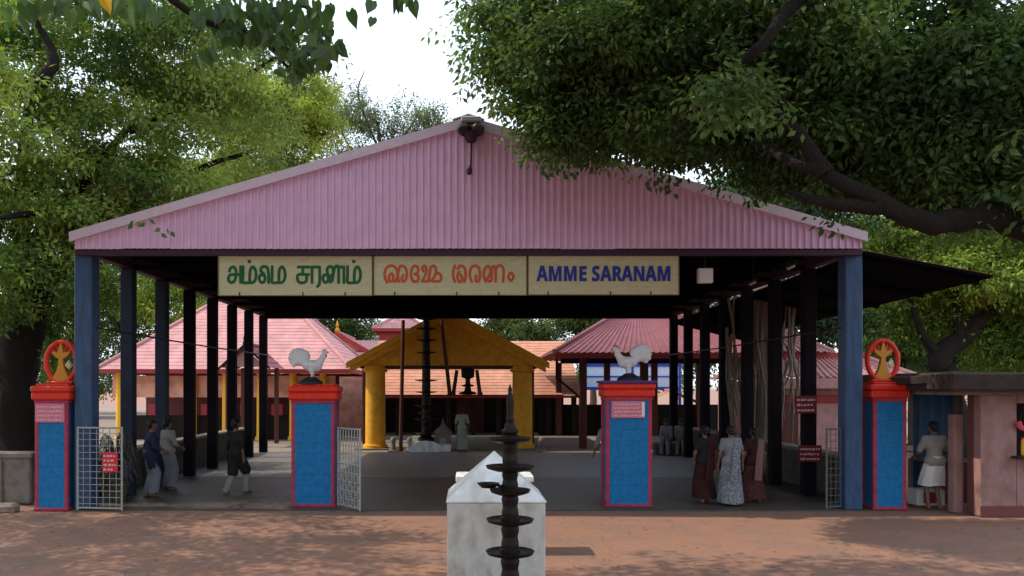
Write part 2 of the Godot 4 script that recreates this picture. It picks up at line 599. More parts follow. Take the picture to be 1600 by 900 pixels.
func clump(leaves: int, len: float, wide: float, spread: float) -> ArrayMesh:
	var st := mb()
	for i in leaves:
		var dir := Vector3(rr(-1, 1), rr(-0.7, 0.9), rr(-1, 1)).normalized()
		var p := dir * spread * rr(0.1, 1.0)
		var along := (dir + Vector3(rr(-1, 1), rr(-1.0, 0.3), rr(-1, 1)) * 0.8).normalized()
		var up := (Vector3.UP + Vector3(rr(-1, 1), rr(-0.5, 0.5), rr(-1, 1)) * 0.9)
		up = (up - along * up.dot(along)).normalized()
		var s := rr(0.7, 1.25)
		leaf_shape(st, p, along, up, len * s, wide * s)
	st.generate_normals()
	return st.commit()


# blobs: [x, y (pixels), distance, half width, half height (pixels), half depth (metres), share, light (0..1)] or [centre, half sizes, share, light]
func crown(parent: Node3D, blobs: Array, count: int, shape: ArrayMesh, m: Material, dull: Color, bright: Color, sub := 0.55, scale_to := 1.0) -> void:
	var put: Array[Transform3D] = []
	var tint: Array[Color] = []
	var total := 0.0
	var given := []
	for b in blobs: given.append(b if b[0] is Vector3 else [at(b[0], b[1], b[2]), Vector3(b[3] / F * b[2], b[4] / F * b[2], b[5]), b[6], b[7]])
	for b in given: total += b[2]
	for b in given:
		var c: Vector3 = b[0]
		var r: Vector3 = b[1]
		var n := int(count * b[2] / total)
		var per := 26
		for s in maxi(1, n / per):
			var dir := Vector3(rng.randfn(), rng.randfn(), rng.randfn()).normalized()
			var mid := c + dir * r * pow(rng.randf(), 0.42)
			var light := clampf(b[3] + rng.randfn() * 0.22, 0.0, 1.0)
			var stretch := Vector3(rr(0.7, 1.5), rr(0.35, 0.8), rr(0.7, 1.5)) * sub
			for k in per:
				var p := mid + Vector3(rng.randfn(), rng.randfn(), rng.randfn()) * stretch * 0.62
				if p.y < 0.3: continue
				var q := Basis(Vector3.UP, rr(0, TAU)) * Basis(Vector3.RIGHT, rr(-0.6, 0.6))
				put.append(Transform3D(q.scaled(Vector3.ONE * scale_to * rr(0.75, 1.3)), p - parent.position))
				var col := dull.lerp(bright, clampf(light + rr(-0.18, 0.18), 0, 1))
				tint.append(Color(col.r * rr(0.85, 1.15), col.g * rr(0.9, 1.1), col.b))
	var mm := MultiMesh.new()
	mm.transform_format = MultiMesh.TRANSFORM_3D
	mm.use_colors = true
	mm.mesh = shape
	mm.instance_count = put.size()
	for i in put.size():
		mm.set_instance_transform(i, put[i])
		mm.set_instance_color(i, tint[i])
	var o := MultiMeshInstance3D.new()
	o.name = "crown"
	o.multimesh = mm
	o.material_override = m
	o.set_meta("kind", "stuff")
	parent.add_child(o, true)


func limb(parent: Node3D, called: String, pts: Array, r0: float, r1: float, m: Material, n := 9) -> void:
	var p := smooth(pts, 5)
	for i in p.size():
		p[i] = p[i] - parent.position
		if i > 0: p[i] += Vector3(rr(-1, 1), rr(-1, 1), rr(-1, 1)) * r0 * 0.12
	var r := []
	for i in p.size():
		r.append(lerpf(r0, r1, float(i) / (p.size() - 1)))
	obj(called, tubed(p, r, n, 0.07), m, parent)


func tree(called: String, label: String, group := "", where := Vector3.ZERO) -> Node3D:
	return thing(called, label, "tree", where, 0.0, group)


# ---------------------------------------------------------------- people
func bend(root: Vector3, end: Vector3, la: float, lb: float, hint: Vector3) -> Vector3:   # where the elbow or knee goes
	var d := end - root
	var l := minf(d.length(), (la + lb) * 0.999)
	var dir := d.normalized()
	var a := (la * la - lb * lb + l * l) / (2.0 * l)
	var h := sqrt(maxf(la * la - a * a, 0.0))
	var side := (hint - dir * hint.dot(dir)).normalized()
	return root + dir * a + side * h


# Facing local +z. pose: feet [left, right], hands [left, right] (local metres), lean, hip (height), look
func person(label: String, where: Vector3, turn: float, tall: float, wear: Dictionary, pose := {}, group := "") -> Node3D:
	var t := thing("person", label, "person", where, turn, group)
	var s := tall / 1.70
	var hip_y: float = pose.get("hip", 0.92)
	var lean: float = pose.get("lean", 0.0)
	var pel := Vector3(0, hip_y, pose.get("back", 0.0))
	var up := Basis(Vector3.RIGHT, lean)
	var T := func(x: float, y: float, z: float) -> Vector3: return pel + up * Vector3(x, y - 0.92, z)
	var feet: Array = pose.get("feet", [Vector3(-0.1, 0.0, 0.0), Vector3(0.1, 0.0, 0.03)])
	var hands: Array = pose.get("hands", [Vector3(-0.27, 0.78, 0.06), Vector3(0.27, 0.78, 0.06)])
	var fem: float = 0.9 if wear.get("woman", false) else 1.0
	var skin := []
	var torso := [[T.call(-0.07, 0.95, -0.01), T.call(0.07, 0.95, -0.01), 0.115, 0.115], [T.call(0, 1.0, 0), T.call(0, 1.16, 0.01), 0.115, 0.118], [T.call(-0.075 * fem, 1.27, 0.0), T.call(0.075 * fem, 1.27, 0.0), 0.115, 0.115], [T.call(-0.135 * fem, 1.385, -0.01), T.call(0.135 * fem, 1.385, -0.01), 0.062, 0.062]]
	skin.append_array(torso)
	skin.append([T.call(0, 1.4, -0.01), T.call(0, 1.5, 0.0), 0.055, 0.048])
	var arms := []
	var palms := []
	for i in 2:
		var sx := -1.0 if i == 0 else 1.0
		var sh: Vector3 = T.call(sx * 0.175 * fem, 1.385, -0.01)
		var wr: Vector3 = sh + (hands[i] - sh).limit_length(0.53)
		var el := bend(sh, wr, 0.29, 0.25, Vector3(sx * 0.5, -0.3, -1.0))
		arms.append([sh, el, wr])
		skin.append([sh, el, 0.046, 0.036])
		skin.append([el, wr, 0.036, 0.025])
		palms.append([wr, (wr - el).normalized()])
	var legs := []
	for i in 2:
		var sx := -1.0 if i == 0 else 1.0
		var hp: Vector3 = pel + Vector3(sx * 0.085, -0.02, 0)
		var an: Vector3 = feet[i] + Vector3(0, 0.075, 0)
		var kn := bend(hp, an, 0.43, 0.42, pose.get("knees", Vector3(sx * 0.05, 0.1, 1.0)))
		legs.append([hp, kn, an])
		skin.append([hp, kn, 0.082, 0.054])
		skin.append([kn, an, 0.052, 0.036])
		skin.append([an + Vector3(0, -0.03, -0.035), an + Vector3(sx * 0.02, -0.046, 0.15), 0.036, 0.027])
	for b in skin:
		for e in 2: b[e] *= s
		for e in [2, 3]: b[e] *= s
	var skm: Material = M[wear.get("skin", "skin")]
	# head: skull, brow, jaw, nose, lips, ears, eye sockets left between brow and cheek
	var H := func(x: float, y: float, z: float) -> Vector3: return T.call(x, y, z) * s
	var head := [[H.call(0, 1.6, -0.015), H.call(0, 1.615, 0.0), 0.083 * s, 0.083 * s], [H.call(0, 1.545, 0.03), H.call(0, 1.52, 0.055), 0.058 * s, 0.032 * s], [H.call(0, 1.48, 0.0), H.call(0, 1.55, 0.0), 0.05 * s, 0.055 * s],
		[H.call(0, 1.6, 0.08), H.call(0, 1.567, 0.102), 0.008 * s, 0.014 * s], [H.call(-0.03, 1.613, 0.07), H.call(0.03, 1.613, 0.07), 0.011 * s, 0.011 * s], [H.call(-0.018, 1.535, 0.08), H.call(0.018, 1.535, 0.08), 0.009 * s, 0.009 * s]]
	for sx in [-1.0, 1.0]:
		head.append([H.call(sx * 0.083, 1.56, -0.01), H.call(sx * 0.09, 1.595, -0.02), 0.009 * s, 0.013 * s])
		head.append([H.call(sx * 0.035, 1.565, 0.06), H.call(sx * 0.03, 1.57, 0.062), 0.02 * s, 0.02 * s])
	var bodymesh := body(skin, 0.021, 0.035)
	var st := SurfaceTool.new()
	st.begin(Mesh.PRIMITIVE_TRIANGLES)
	st.append_from(bodymesh, 0, Transform3D())
	st.append_from(body(head, 0.011, 0.016), 0, Transform3D())
	for i in 2:   # hands: a palm, four unequal bent fingers and a thumb from the side of the palm
		var w: Vector3 = palms[i][0] * s
		var f: Vector3 = palms[i][1]
		var sx := -1.0 if i == 0 else 1.0
		var inw := Vector3(-sx, 0, 0)
		inw = (inw - f * inw.dot(f)).normalized()
		var fwd := f.cross(inw).normalized() * (-sx if f.y < 0.3 else sx)
		if fwd.dot(Vector3(0, 0.3, 1)) < 0: fwd = -fwd
		var hb := [[w, w + f * 0.03, 0.025, 0.026], [w + f * 0.04 + fwd * 0.022, w + f * 0.09 + fwd * 0.027, 0.017, 0.015], [w + f * 0.04 - fwd * 0.018, w + f * 0.088 - fwd * 0.024, 0.017, 0.014]]
		for k in 4:
			var base := w + f * 0.088 + fwd * (0.03 - k * 0.02)
			var l: float = [0.062, 0.07, 0.065, 0.05][k]
			var mid := base + (f + inw * 0.25).normalized() * l * 0.55
			hb.append([base, mid, 0.0095, 0.0088])
			hb.append([mid, mid + (f * 0.75 + inw * 0.65).normalized() * l * 0.5, 0.0088, 0.0072])
		var th := w + f * 0.035 + fwd * 0.028
		hb.append([th, th + (f * 0.6 + fwd * 0.7 + inw * 0.35).normalized() * 0.04, 0.0125, 0.0105])
		hb.append([th + (f * 0.6 + fwd * 0.7 + inw * 0.35).normalized() * 0.04, th + (f * 0.6 + fwd * 0.7 + inw * 0.35).normalized() * 0.04 + (f * 0.9 + inw * 0.3).normalized() * 0.032, 0.0105, 0.0085])
		st.append_from(body(hb, 0.006, 0.008), 0, Transform3D())
	var bm := MeshInstance3D.new()
	bm.mesh = st.commit()
	bm.material_override = skm
	bm.name = "body"
	t.add_child(bm)
	# hair
	var hb2 := [[H.call(0, 1.625, -0.03), H.call(0, 1.64, 0.0), 0.088 * s, 0.08 * s], [H.call(0, 1.57, -0.05), H.call(0, 1.6, -0.04), 0.066 * s, 0.08 * s]]
	if wear.get("bun", false):
		hb2.append([H.call(-0.02, 1.56, -0.12), H.call(0.02, 1.56, -0.12), 0.045 * s, 0.045 * s])
	if wear.get("plait", false):
		hb2.append([H.call(0, 1.56, -0.1), H.call(0.0, 1.2, -0.145), 0.04 * s, 0.026 * s])
	var fz := up * Vector3(0, -0.62, 0.78)
	obj("hair", body(hb2, 0.013, 0.02, [Plane(fz, fz.dot(H.call(0, 1.615, 0.045)))]), M[wear.get("hair", "hair")], t)
	# upper garment
	var shirt := []
	for b in torso: shirt.append([b[0], b[1], b[2] + 0.016, b[3] + 0.016])
	var sleeve: float = wear.get("sleeve", 0.6)
	for a in arms:
		if sleeve <= 1.0:
			shirt.append([a[0] * s, a[0].lerp(a[1], sleeve) * s, 0.066 * s, 0.062 * s])
		else:
			shirt.append([a[0] * s, a[1] * s, 0.064 * s, 0.054 * s])
			shirt.append([a[1] * s, a[1].lerp(a[2], sleeve - 1.0) * s, 0.054 * s, 0.044 * s])
	var drop: float = wear.get("drop", 0.0)   # a long shirt or tunic
	if drop > 0.0:
		for l in legs: shirt.append([l[0] * s, l[0].lerp(l[1], drop) * s, 0.115 * s, 0.12 * s])
	var low: Vector3 = pel * s - Vector3(0, 0.09 * s, 0) - Vector3(0, drop * 0.43 * s, 0)
	var neck: Vector3 = H.call(0, 1.445, 0)
	obj(wear.get("top_name", "shirt"), body(shirt, 0.021, 0.03, [Plane(Vector3.DOWN, -low.y), Plane(up * Vector3.UP, (up * Vector3.UP).dot(neck))]), M[wear.top], t)
	# lower garment
	if wear.has("trousers"):
		var tr := []
		for l in legs:
			tr.append([l[0] * s, l[1] * s, 0.102 * s, 0.08 * s])
			tr.append([l[1] * s, l[2] * s, 0.08 * s, 0.068 * s])
		tr.append([(pel + Vector3(-0.07, 0.03, -0.01)) * s, (pel + Vector3(0.07, 0.03, -0.01)) * s, 0.124 * s, 0.124 * s])
		obj("trousers", body(tr, 0.021, 0.03), M[wear.trousers], t)
	if wear.has("skirt"):
		var hem: float = wear.get("hem", 0.06)
		var rings := []
		var steps := 16
		var ph := rr(0, TAU)
		for i in steps + 1:
			var f := float(i) / steps
			var y := lerpf(pel.y + 0.12, hem, f)
			var mid := Vector3(pel.x, y, pel.z)
			var wx := 0.155
			var wz := 0.135
			if y < pel.y:
				var g := clampf((pel.y - y) / maxf(pel.y - 0.08, 0.1), 0.0, 1.0)
				var L := Vector3.ZERO
				var R := Vector3.ZERO
				if g < 0.5:
					L = legs[0][0].lerp(legs[0][1], g * 2.0)
					R = legs[1][0].lerp(legs[1][1], g * 2.0)
				else:
					L = legs[0][1].lerp(legs[0][2], g * 2.0 - 1.0)
					R = legs[1][1].lerp(legs[1][2], g * 2.0 - 1.0)
				mid = Vector3((L.x + R.x) / 2, y, (L.z + R.z) / 2)
				wx = absf(R.x - L.x) / 2 + lerpf(0.105, wear.get("flare", 0.105), g)
				wz = absf(R.z - L.z) / 2 + lerpf(0.115, wear.get("flare", 0.105), g)
			var ring := PackedVector3Array()
			var nseg := 40
			for k in nseg:
				var a := TAU * k / nseg
				var fold := 1.0 + (0.06 * sin(a * 9.0 + ph + f * 1.5) + 0.04 * sin(a * 5.0 - f * 3.0 + ph * 2.0) + 0.03 * sin(a * 16.0 + f * 4.0)) * smoothstep(0.0, 0.6, f)
				ring.append((mid + Vector3(cos(a) * wx * fold, 0.01 * sin(a * 3.0 + ph) * f, -sin(a) * wz * fold)) * s)
			rings.append(ring)
		rings.reverse()
		var sk := mb()
		sk.set_smooth_group(0)
		loft(sk, rings, true)
		obj(wear.get("skirt_name", "skirt"), sk, M[wear.skirt], t)
	if wear.has("sash"):   # the loose end of a saree over one shoulder and down the back
		var pts := [H.call(0.16, 1.0, 0.12), H.call(0.03, 1.15, 0.15), H.call(-0.1, 1.36, 0.1), H.call(-0.13, 1.455, -0.01), H.call(-0.12, 1.34, -0.13), H.call(-0.08, 1.1, -0.16), H.call(-0.05, 0.75, -0.17), H.call(-0.04, 0.52, -0.16)]
		var ss := mb()
		ss.set_smooth_group(0)
		var p2 := smooth(pts, 4)
		var rings2 := []
		for i in p2.size():
			var wv := lerpf(0.05, 0.085, float(i) / p2.size())
			var tt: Vector3 = (p2[mini(i + 1, p2.size() - 1)] - p2[maxi(i - 1, 0)]).normalized()
			var side := Vector3.RIGHT
			side = (side - tt * side.dot(tt)).normalized()
			var nn := tt.cross(side)
			var ring := PackedVector3Array()
			for k in 12:
				var a := TAU * k / 12
				ring.append(p2[i] + side * cos(a) * wv + nn * sin(a) * (0.012 + 0.006 * sin(k * 2.1)))
			rings2.append(ring)
		loft(ss, rings2, true)
		obj("sash", ss, M[wear.sash], t)
	return t


# ---------------------------------------------------------------- lettering
func letters(st: SurfaceTool, strokes: Array, where: Vector2, size: Vector2, pen: float, z: float) -> void:   # painted strokes, a few millimetres proud
	st.set_smooth_group(-1)
	for stroke in strokes:
		var pts := []
		for p in stroke: pts.append(where + Vector2(p[0] * size.x, p[1] * size.y))
		if pts.size() == 1:
			var disc := PackedVector2Array()
			for i in 14: disc.append(pts[0] + Vector2.from_angle(TAU * i / 14.0) * pen * 0.62)
			prism(st, disc, z, z + 0.006)
			continue
		if pts.size() > 2: pts = smooth(pts, 5)
		var rise := 0.0035 / pts.size()
		var L := []
		var Rr := []
		for i in pts.size():
			var t: Vector2 = (pts[mini(i + 1, pts.size() - 1)] - pts[maxi(i - 1, 0)]).normalized()
			var n := Vector2(-t.y, t.x) * pen / 2.0
			L.append(pts[i] + n)
			Rr.append(pts[i] - n)
		for i in pts.size() - 1:
			var z0 := z + 0.004 + rise * i
			var z1 := z0 + rise
			quad(st, Vector3(Rr[i].x, Rr[i].y, z0), Vector3(Rr[i + 1].x, Rr[i + 1].y, z1), Vector3(L[i + 1].x, L[i + 1].y, z1), Vector3(L[i].x, L[i].y, z0))
		for e in [0, pts.size() - 1]:
			var ze: float = z + 0.0043 + rise * e
			for k in 10:
				var u: Vector2 = Vector2.from_angle(TAU * k / 10.0) * pen * 0.49 + pts[e]
				var v: Vector2 = Vector2.from_angle(TAU * (k + 1) / 10.0) * pen * 0.49 + pts[e]
				tri(st, Vector3(pts[e].x, pts[e].y, ze), Vector3(u.x, u.y, ze), Vector3(v.x, v.y, ze))


func tamil() -> Array:   # [advance, strokes]
	var m := [[[0, 1], [0, 0.5], [0, 0.02], [0.4, 0.0], [0.8, 0.02], [1.0, 0.28], [1.0, 0.7], [0.8, 0.98], [0.6, 0.85], [0.53, 0.5], [0.53, 0.05]]]
	var dot := [[[0.49, 1.32]]]
	return [
		[1.18, [[[0.1, 0.7], [0.18, 0.88], [0.4, 0.98], [0.58, 0.85], [0.63, 0.55], [0.55, 0.2], [0.35, 0.02], [0.1, 0.06], [0.02, 0.26], [0.15, 0.47], [0.5, 0.5], [0.98, 0.5]], [[0.98, 1.0], [0.98, 0.0]]]],
		[1.24, m + dot],
		[1.06, [[[0.42, 0.42], [0.2, 0.5], [0.03, 0.3], [0.14, 0.04], [0.4, 0.04], [0.5, 0.28], [0.38, 0.55], [0.16, 0.74], [0.24, 0.95], [0.5, 1.0], [0.7, 0.88], [0.78, 0.5], [0.78, 0.0]]]],
		[1.5, m],
		[1.15, [[[0.05, 0.97], [0.95, 0.97]], [[0.42, 0.97], [0.42, 0.5]], [[0.9, 0.5], [0.1, 0.5], [0.0, 0.24], [0.14, 0.02], [0.5, 0.0], [0.72, 0.16], [0.7, 0.5]]]],
		[0.86, [[[0, 0], [0, 0.97]], [[0, 0.97], [0.6, 0.97]], [[0.6, 0.97], [0.6, 0.0], [0.42, -0.24]]]],
		[1.95, [[[0.3, 0.46], [0.1, 0.48], [0.0, 0.24], [0.15, 0.02], [0.38, 0.1], [0.42, 0.42], [0.33, 0.8], [0.5, 1.0], [0.75, 0.94], [0.82, 0.6], [0.74, 0.16], [0.55, 0.04], [0.52, 0.3], [0.75, 0.5]], [[0.85, 0.6], [0.95, 0.95], [1.22, 0.97], [1.24, 0.0]], [[1.22, 0.97], [1.66, 0.97]], [[1.66, 0.97], [1.66, 0.0]]]],
		[1.1, m + dot]]


func malayalam() -> Array:
	return [
		[2.05, [[[0.2, -0.05], [0.02, 0.3], [0.06, 0.72], [0.36, 0.98], [0.72, 0.96], [0.98, 0.7], [1.0, 0.3], [0.82, 0.02], [0.66, 0.1], [0.68, 0.38], [0.52, 0.5], [0.36, 0.34], [0.36, 0.1], [0.5, 0.0]], [[1.1, 0.0], [1.04, 0.45], [1.2, 0.93], [1.48, 0.97], [1.72, 0.66], [1.68, 0.2], [1.45, 0.0], [1.34, 0.2], [1.46, 0.42]]]],
		[0.82, [[[0.18, 0.0], [0.0, 0.38], [0.1, 0.84], [0.36, 1.0], [0.58, 0.8], [0.5, 0.54], [0.28, 0.48], [0.5, 0.42], [0.6, 0.2], [0.44, 0.0], [0.2, 0.06]]]],
		[1.95, [[[0.16, 0.66], [0.06, 0.86], [0.26, 1.0], [0.4, 0.72], [0.28, 0.36], [0.06, 0.03]], [[0.06, 0.03], [0.56, 0.02]], [[0.56, 0.02], [0.64, 0.45], [0.72, 0.86], [0.96, 1.0], [1.14, 0.78], [1.06, 0.4], [0.78, 0.05]], [[0.78, 0.05], [1.4, 0.03], [1.55, 0.3], [1.38, 0.52], [1.15, 0.5]]]],
		[1.32, [[[0.16, 0.0], [0.0, 0.48], [0.16, 1.0]], [[0.52, 0.62], [0.36, 0.4], [0.42, 0.06], [0.62, 0.0], [0.74, 0.22], [0.6, 0.42]], [[0.38, 0.8], [0.6, 1.0], [0.9, 0.86], [1.0, 0.4], [0.9, 0.0]]]],
		[1.08, [[[0.16, 0.0], [0.0, 0.4], [0.1, 0.85], [0.4, 1.0], [0.7, 0.85], [0.8, 0.4], [0.66, 0.02], [0.46, 0.08], [0.5, 0.38]]]],
		[1.86, [[[0.16, 0.0], [0.0, 0.4], [0.1, 0.82], [0.35, 0.98], [0.54, 0.72], [0.46, 0.42], [0.3, 0.2], [0.44, 0.0], [0.62, 0.1]], [[0.62, 0.1], [0.64, 0.75], [0.78, 0.98], [0.92, 0.75], [0.93, 0.0]], [[0.93, 0.75], [1.1, 0.98], [1.4, 0.97], [1.56, 0.66], [1.5, 0.0]]]],
		[0.6, [[[0.26, 0.05], [0.06, 0.3], [0.26, 0.56], [0.46, 0.3], [0.28, 0.06]]]]]


func _ready() -> void:
	rng.seed = 20240
	# ---- camera: level, with a shifted lens, as the upright posts show
	var cam := Camera3D.new()
	cam.name = "camera"
	cam.projection = Camera3D.PROJECTION_FRUSTUM
	cam.near = 0.1
	cam.far = 900.0
	cam.size = 900.0 / F * 0.1
	cam.frustum_offset = Vector2((800.0 - VX) / F * 0.1, (VY - 450.0) / F * 0.1)
	cam.position = Vector3(0, EYE, 0)
	add_child(cam)
	# ---- sky, sun, exposure
	var env := Environment.new()
	var sky := Sky.new()
	var ps := ProceduralSkyMaterial.new()
	ps.sky_top_color = Color(0.86, 0.92, 1.0)
	ps.sky_horizon_color = Color(0.97, 0.98, 1.0)
	ps.sky_curve = 0.12
	ps.sky_energy_multiplier = 1.2
	ps.ground_bottom_color = Color(0.2, 0.16, 0.13)
	ps.ground_horizon_color = Color(0.4, 0.36, 0.33)
	sky.sky_material = ps
	env.background_mode = Environment.BG_SKY
	env.sky = sky
	env.tonemap_mode = Environment.TONE_MAPPER_LINEAR
	env.tonemap_exposure = 1.22
	env.sdfgi_enabled = true
	env.ssao_enabled = true
	env.ssil_enabled = true
	var we := WorldEnvironment.new()
	we.environment = env
	add_child(we)
	var sun := DirectionalLight3D.new()
	sun.name = "sun"
	sun.light_energy = 1.05
	sun.light_color = Color(1.0, 0.95, 0.86)
	sun.light_angular_distance = 0.5
	sun.shadow_enabled = true
	add_child(sun)
	sun.look_at_from_position(Vector3(-0.62, 0.78, -0.05) * 60.0, Vector3.ZERO)
	materials()
	ground()
	shed()
	buildings()
	gate_line()
	fore()
	kiosk()
	folk()
	greenery()


func ground() -> void:
	var st := mb()
	var step := 2.0
	for i in range(-60, 60):   # near ground, very slightly uneven
		for j in range(-10, 40):
			var c := func(a: int, b: int) -> Vector3:
				var flat := 0.0 if absi(a) >= 60 or b >= 40 or b <= -10 else (sin(a * 1.7 + b * 0.9) + sin(a * 0.6 - b * 1.3)) * 0.006 - 0.012
				return Vector3(a * step, flat, -b * step)
			quad(st, c.call(i, j), c.call(i + 1, j), c.call(i + 1, j + 1), c.call(i, j + 1))
	for q in [[-700, 700, 80, 700], [-700, 700, -300, -20], [-700, -120, -20, 80], [120, 700, -20, 80]]:
		quad(st, Vector3(q[0], 0, -q[2]), Vector3(q[1], 0, -q[2]), Vector3(q[1], 0, -q[3]), Vector3(q[0], 0, -q[3]))
	struct("ground", st, M.forecourt)
	struct("shed_floor_shaded", boxed(Vector3(-0.2, -0.02, -18.05), Vector3(16.0, 0.06, 5.6), 0.004), M.shed_floor_shaded)
	struct("shed_floor_lit", boxed(Vector3(-0.2, -0.021, -24.8), Vector3(16.0, 0.06, 7.88), 0.004), M.floor_lit)  # same floor farther back, painted paler where light reaches it
	struct("temple_yard", boxed(Vector3(0, -0.025, -58.8), Vector3(90, 0.06, 60), 0.0), M.yard)
	# fallen leaves and grit on the forecourt
	var bits := mb()
	for i in 1800:
		var d := rr(8.0, 15.2)
		var p := Vector3(rr(-11, 10), 0.004, -d)
		var a := rr(0, TAU)
		var l := rr(0.02, 0.07)
		leaf_shape(bits, p, Vector3(cos(a), 0.1, sin(a)), Vector3.UP, l, l * rr(0.4, 0.7))
	tag(obj("fallen_leaves", bits, M.litter), "dry fallen leaves scattered over the red forecourt", "leaves", "", "stuff")


func shed() -> void:
	var t := thing("entrance_shed", "large open-sided shed with mauve corrugated gable on dark blue posts", "shed")
	var D0 := 15.46
	var bay := 1.9
	var X := 7.375
	var D1 := D0 + bay * 7
	for k in 8:
		for sx in [-1.0, 1.0]:
			obj("post", boxed(Vector3(sx * X, 2.455, -(D0 + bay * k)), Vector3(0.335, 4.91, 0.335) if k == 0 else Vector3(0.265, 4.91, 0.25), 0.02), M.post_blue if k == 0 else (M.post_half_shaded if k < 3 and sx < 0.0 else M.post_shaded), t)  # posts behind the front pair carry painted shade
	# gable: sheets between a straight bottom at 4.97 and the rake
	var gz := -15.12
	var ht := 7.42
	var he := 5.27
	var half := 7.44
	var rake := func(x: float) -> float: return ht - absf(x) / half * (ht - he)
	var pitch := 0.1292
	var sheets := 16
	var n_rib := roundi(2 * half / pitch)
	var prof := [[0.0, 0.0], [0.52, 0.0], [0.64, 1.0], [0.88, 1.0], [1.0, 0.0]]
	for s in sheets:
		var st := mb()
		var r0 := n_rib * s / sheets
		var r1 := n_rib * (s + 1) / sheets
		var low := 4.965 + rr(-0.006, 0.006)
		var off := rr(0.0, 0.004) + (s % 2) * 0.003
		for i in range(r0, r1):
			for k in prof.size() - 1:
				var x0: float = -half + (i + prof[k][0]) * 2 * half / n_rib
				var x1: float = -half + (i + prof[k + 1][0]) * 2 * half / n_rib
				var z0: float = gz + off + 0.03 * prof[k][1]
				var z1: float = gz + off + 0.03 * prof[k + 1][1]
				var cuts := [x0, x1]
				if x0 < 0.0 and x1 > 0.0: cuts = [x0, 0.0, x1]
				for c in cuts.size() - 1:
					var f0: float = (cuts[c] - x0) / (x1 - x0)
					var f1: float = (cuts[c + 1] - x0) / (x1 - x0)
					quad(st, Vector3(cuts[c], low, lerpf(z0, z1, f0)), Vector3(cuts[c + 1], low, lerpf(z0, z1, f1)), Vector3(cuts[c + 1], rake.call(cuts[c + 1]) - 0.03, lerpf(z0, z1, f1)), Vector3(cuts[c], rake.call(cuts[c]) - 0.03, lerpf(z0, z1, f0)))
		obj("gable_sheet", st, M.mauve, t)
	for sx in [-1.0, 1.0]:
		var a := Vector3(0, ht + 0.02, 0)
		var b := Vector3(sx * (half + 0.07), rake.call(half + 0.07) + 0.02, 0)
		obj("barge_board", prismed(PackedVector2Array([Vector2(0, a.y), Vector2(b.x, b.y), Vector2(b.x, b.y - 0.18), Vector2(0, a.y - 0.18)]), gz + 0.042, gz + 0.085), M.mauve_trim, t)
		var st := mb()
		ribbed(st, Vector3(b.x, b.y, gz), Vector3(b.x, b.y, -D1 - 0.5), Vector3(0, a.y, -D1 - 0.5), Vector3(0, a.y, gz), 0.13, 0.03)
		obj("roof_slope", st, M.mauve, t)
		var li := mb()
		slab(li, Vector3(b.x, b.y - 0.03, gz - 0.02), Vector3(b.x, b.y - 0.03, -D1 - 0.48), Vector3(0, a.y - 0.03, -D1 - 0.48), Vector3(0, a.y - 0.03, gz - 0.02), 0.02)
		obj("roof_shade_sheet", li, M.underside, t)  # sheet added below the slope, its colour darkened to carry the shade
		obj("eave_beam", boxed(Vector3(sx * X, 5.07, -(D0 + D1) / 2), Vector3(0.2, 0.315, D1 - D0 + 0.5), 0.01), M.purple_steel, t)
		obj("side_rail", tubed([Vector3(sx * (X - 0.16), 3.5, -D0), Vector3(sx * (X - 0.16), 3.47, -(D0 + D1) / 2), Vector3(sx * (X - 0.16), 3.5, -D1)], [0.019], 8), M.purple_steel, t)
		for i in 5:
			var f := (i + 0.5) / 5.0
			obj("purlin", boxed(Vector3(sx * half * f, lerpf(ht, he, f) - 0.1, -(D0 + D1) / 2), Vector3(0.06, 0.1, D1 - D0 + 0.6), 0.0), M.underside, t)
	obj("ridge_cap", prismed(PackedVector2Array([Vector2(-0.3, ht - 0.03), Vector2(0, ht + 0.075), Vector2(0.3, ht - 0.03), Vector2(0.3, ht - 0.05), Vector2(0, ht + 0.05), Vector2(-0.3, ht - 0.05)]), -D1 - 0.5, gz + 0.1), M.mauve_trim, t)
	obj("front_beam", boxed(Vector3(0, 4.905, -D0 + 0.26), Vector3(14.9, 0.115, 0.12), 0.006), M.purple_steel, t)
	obj("front_tie", boxed(Vector3(0, 5.0, -D0 + 0.02), Vector3(14.6, 0.16, 0.14), 0.006), M.purple_steel, t)
	for k in 8:
		var z := -(D0 + bay * k) - 0.01
		var st := mb()
		bar(st, Vector3(-X, 5.12, z), Vector3(0, 7.22, z), 0.07, 0.11)
		bar(st, Vector3(X, 5.12, z), Vector3(0, 7.22, z), 0.07, 0.11)
		bar(st, Vector3(-X, 4.95, z - 0.002), Vector3(X, 4.95, z - 0.002), 0.08, 0.1)
		for i in range(-3, 4):
			var x := i * 1.85
			var y := 7.15 - absf(x) / X * 2.1
			bar(st, Vector3(x, 4.97, z - 0.004), Vector3(x, y, z - 0.004), 0.05, 0.05)
			if i != 0: bar(st, Vector3(x, 4.97, z - 0.006), Vector3(x - signf(i) * 1.85, 7.15 - absf(x - signf(i) * 1.85) / X * 2.1, z - 0.006), 0.045, 0.045)
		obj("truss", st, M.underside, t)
	obj("rear_gable", prismed(PackedVector2Array([Vector2(-half, 4.84), Vector2(half, 4.84), Vector2(half, he - 0.05), Vector2(0, ht - 0.05), Vector2(-half, he - 0.05)]), -D1 - 0.32, -D1 - 0.26), M.underside, t)
	# lean-to on the right, seen from below
	var le := mb()
	slab(le, Vector3(7.52, 4.93, gz - 0.1), Vector3(9.98, 4.47, gz - 0.1), Vector3(9.98, 4.16, -D1 - 0.2), Vector3(7.52, 4.75, -D1 - 0.2), 0.035)
	obj("lean_to_shade_sheet", le, M.underside, t)  # added sheet whose near-black colour carries the shade of the lean-to
	var lt := mb()
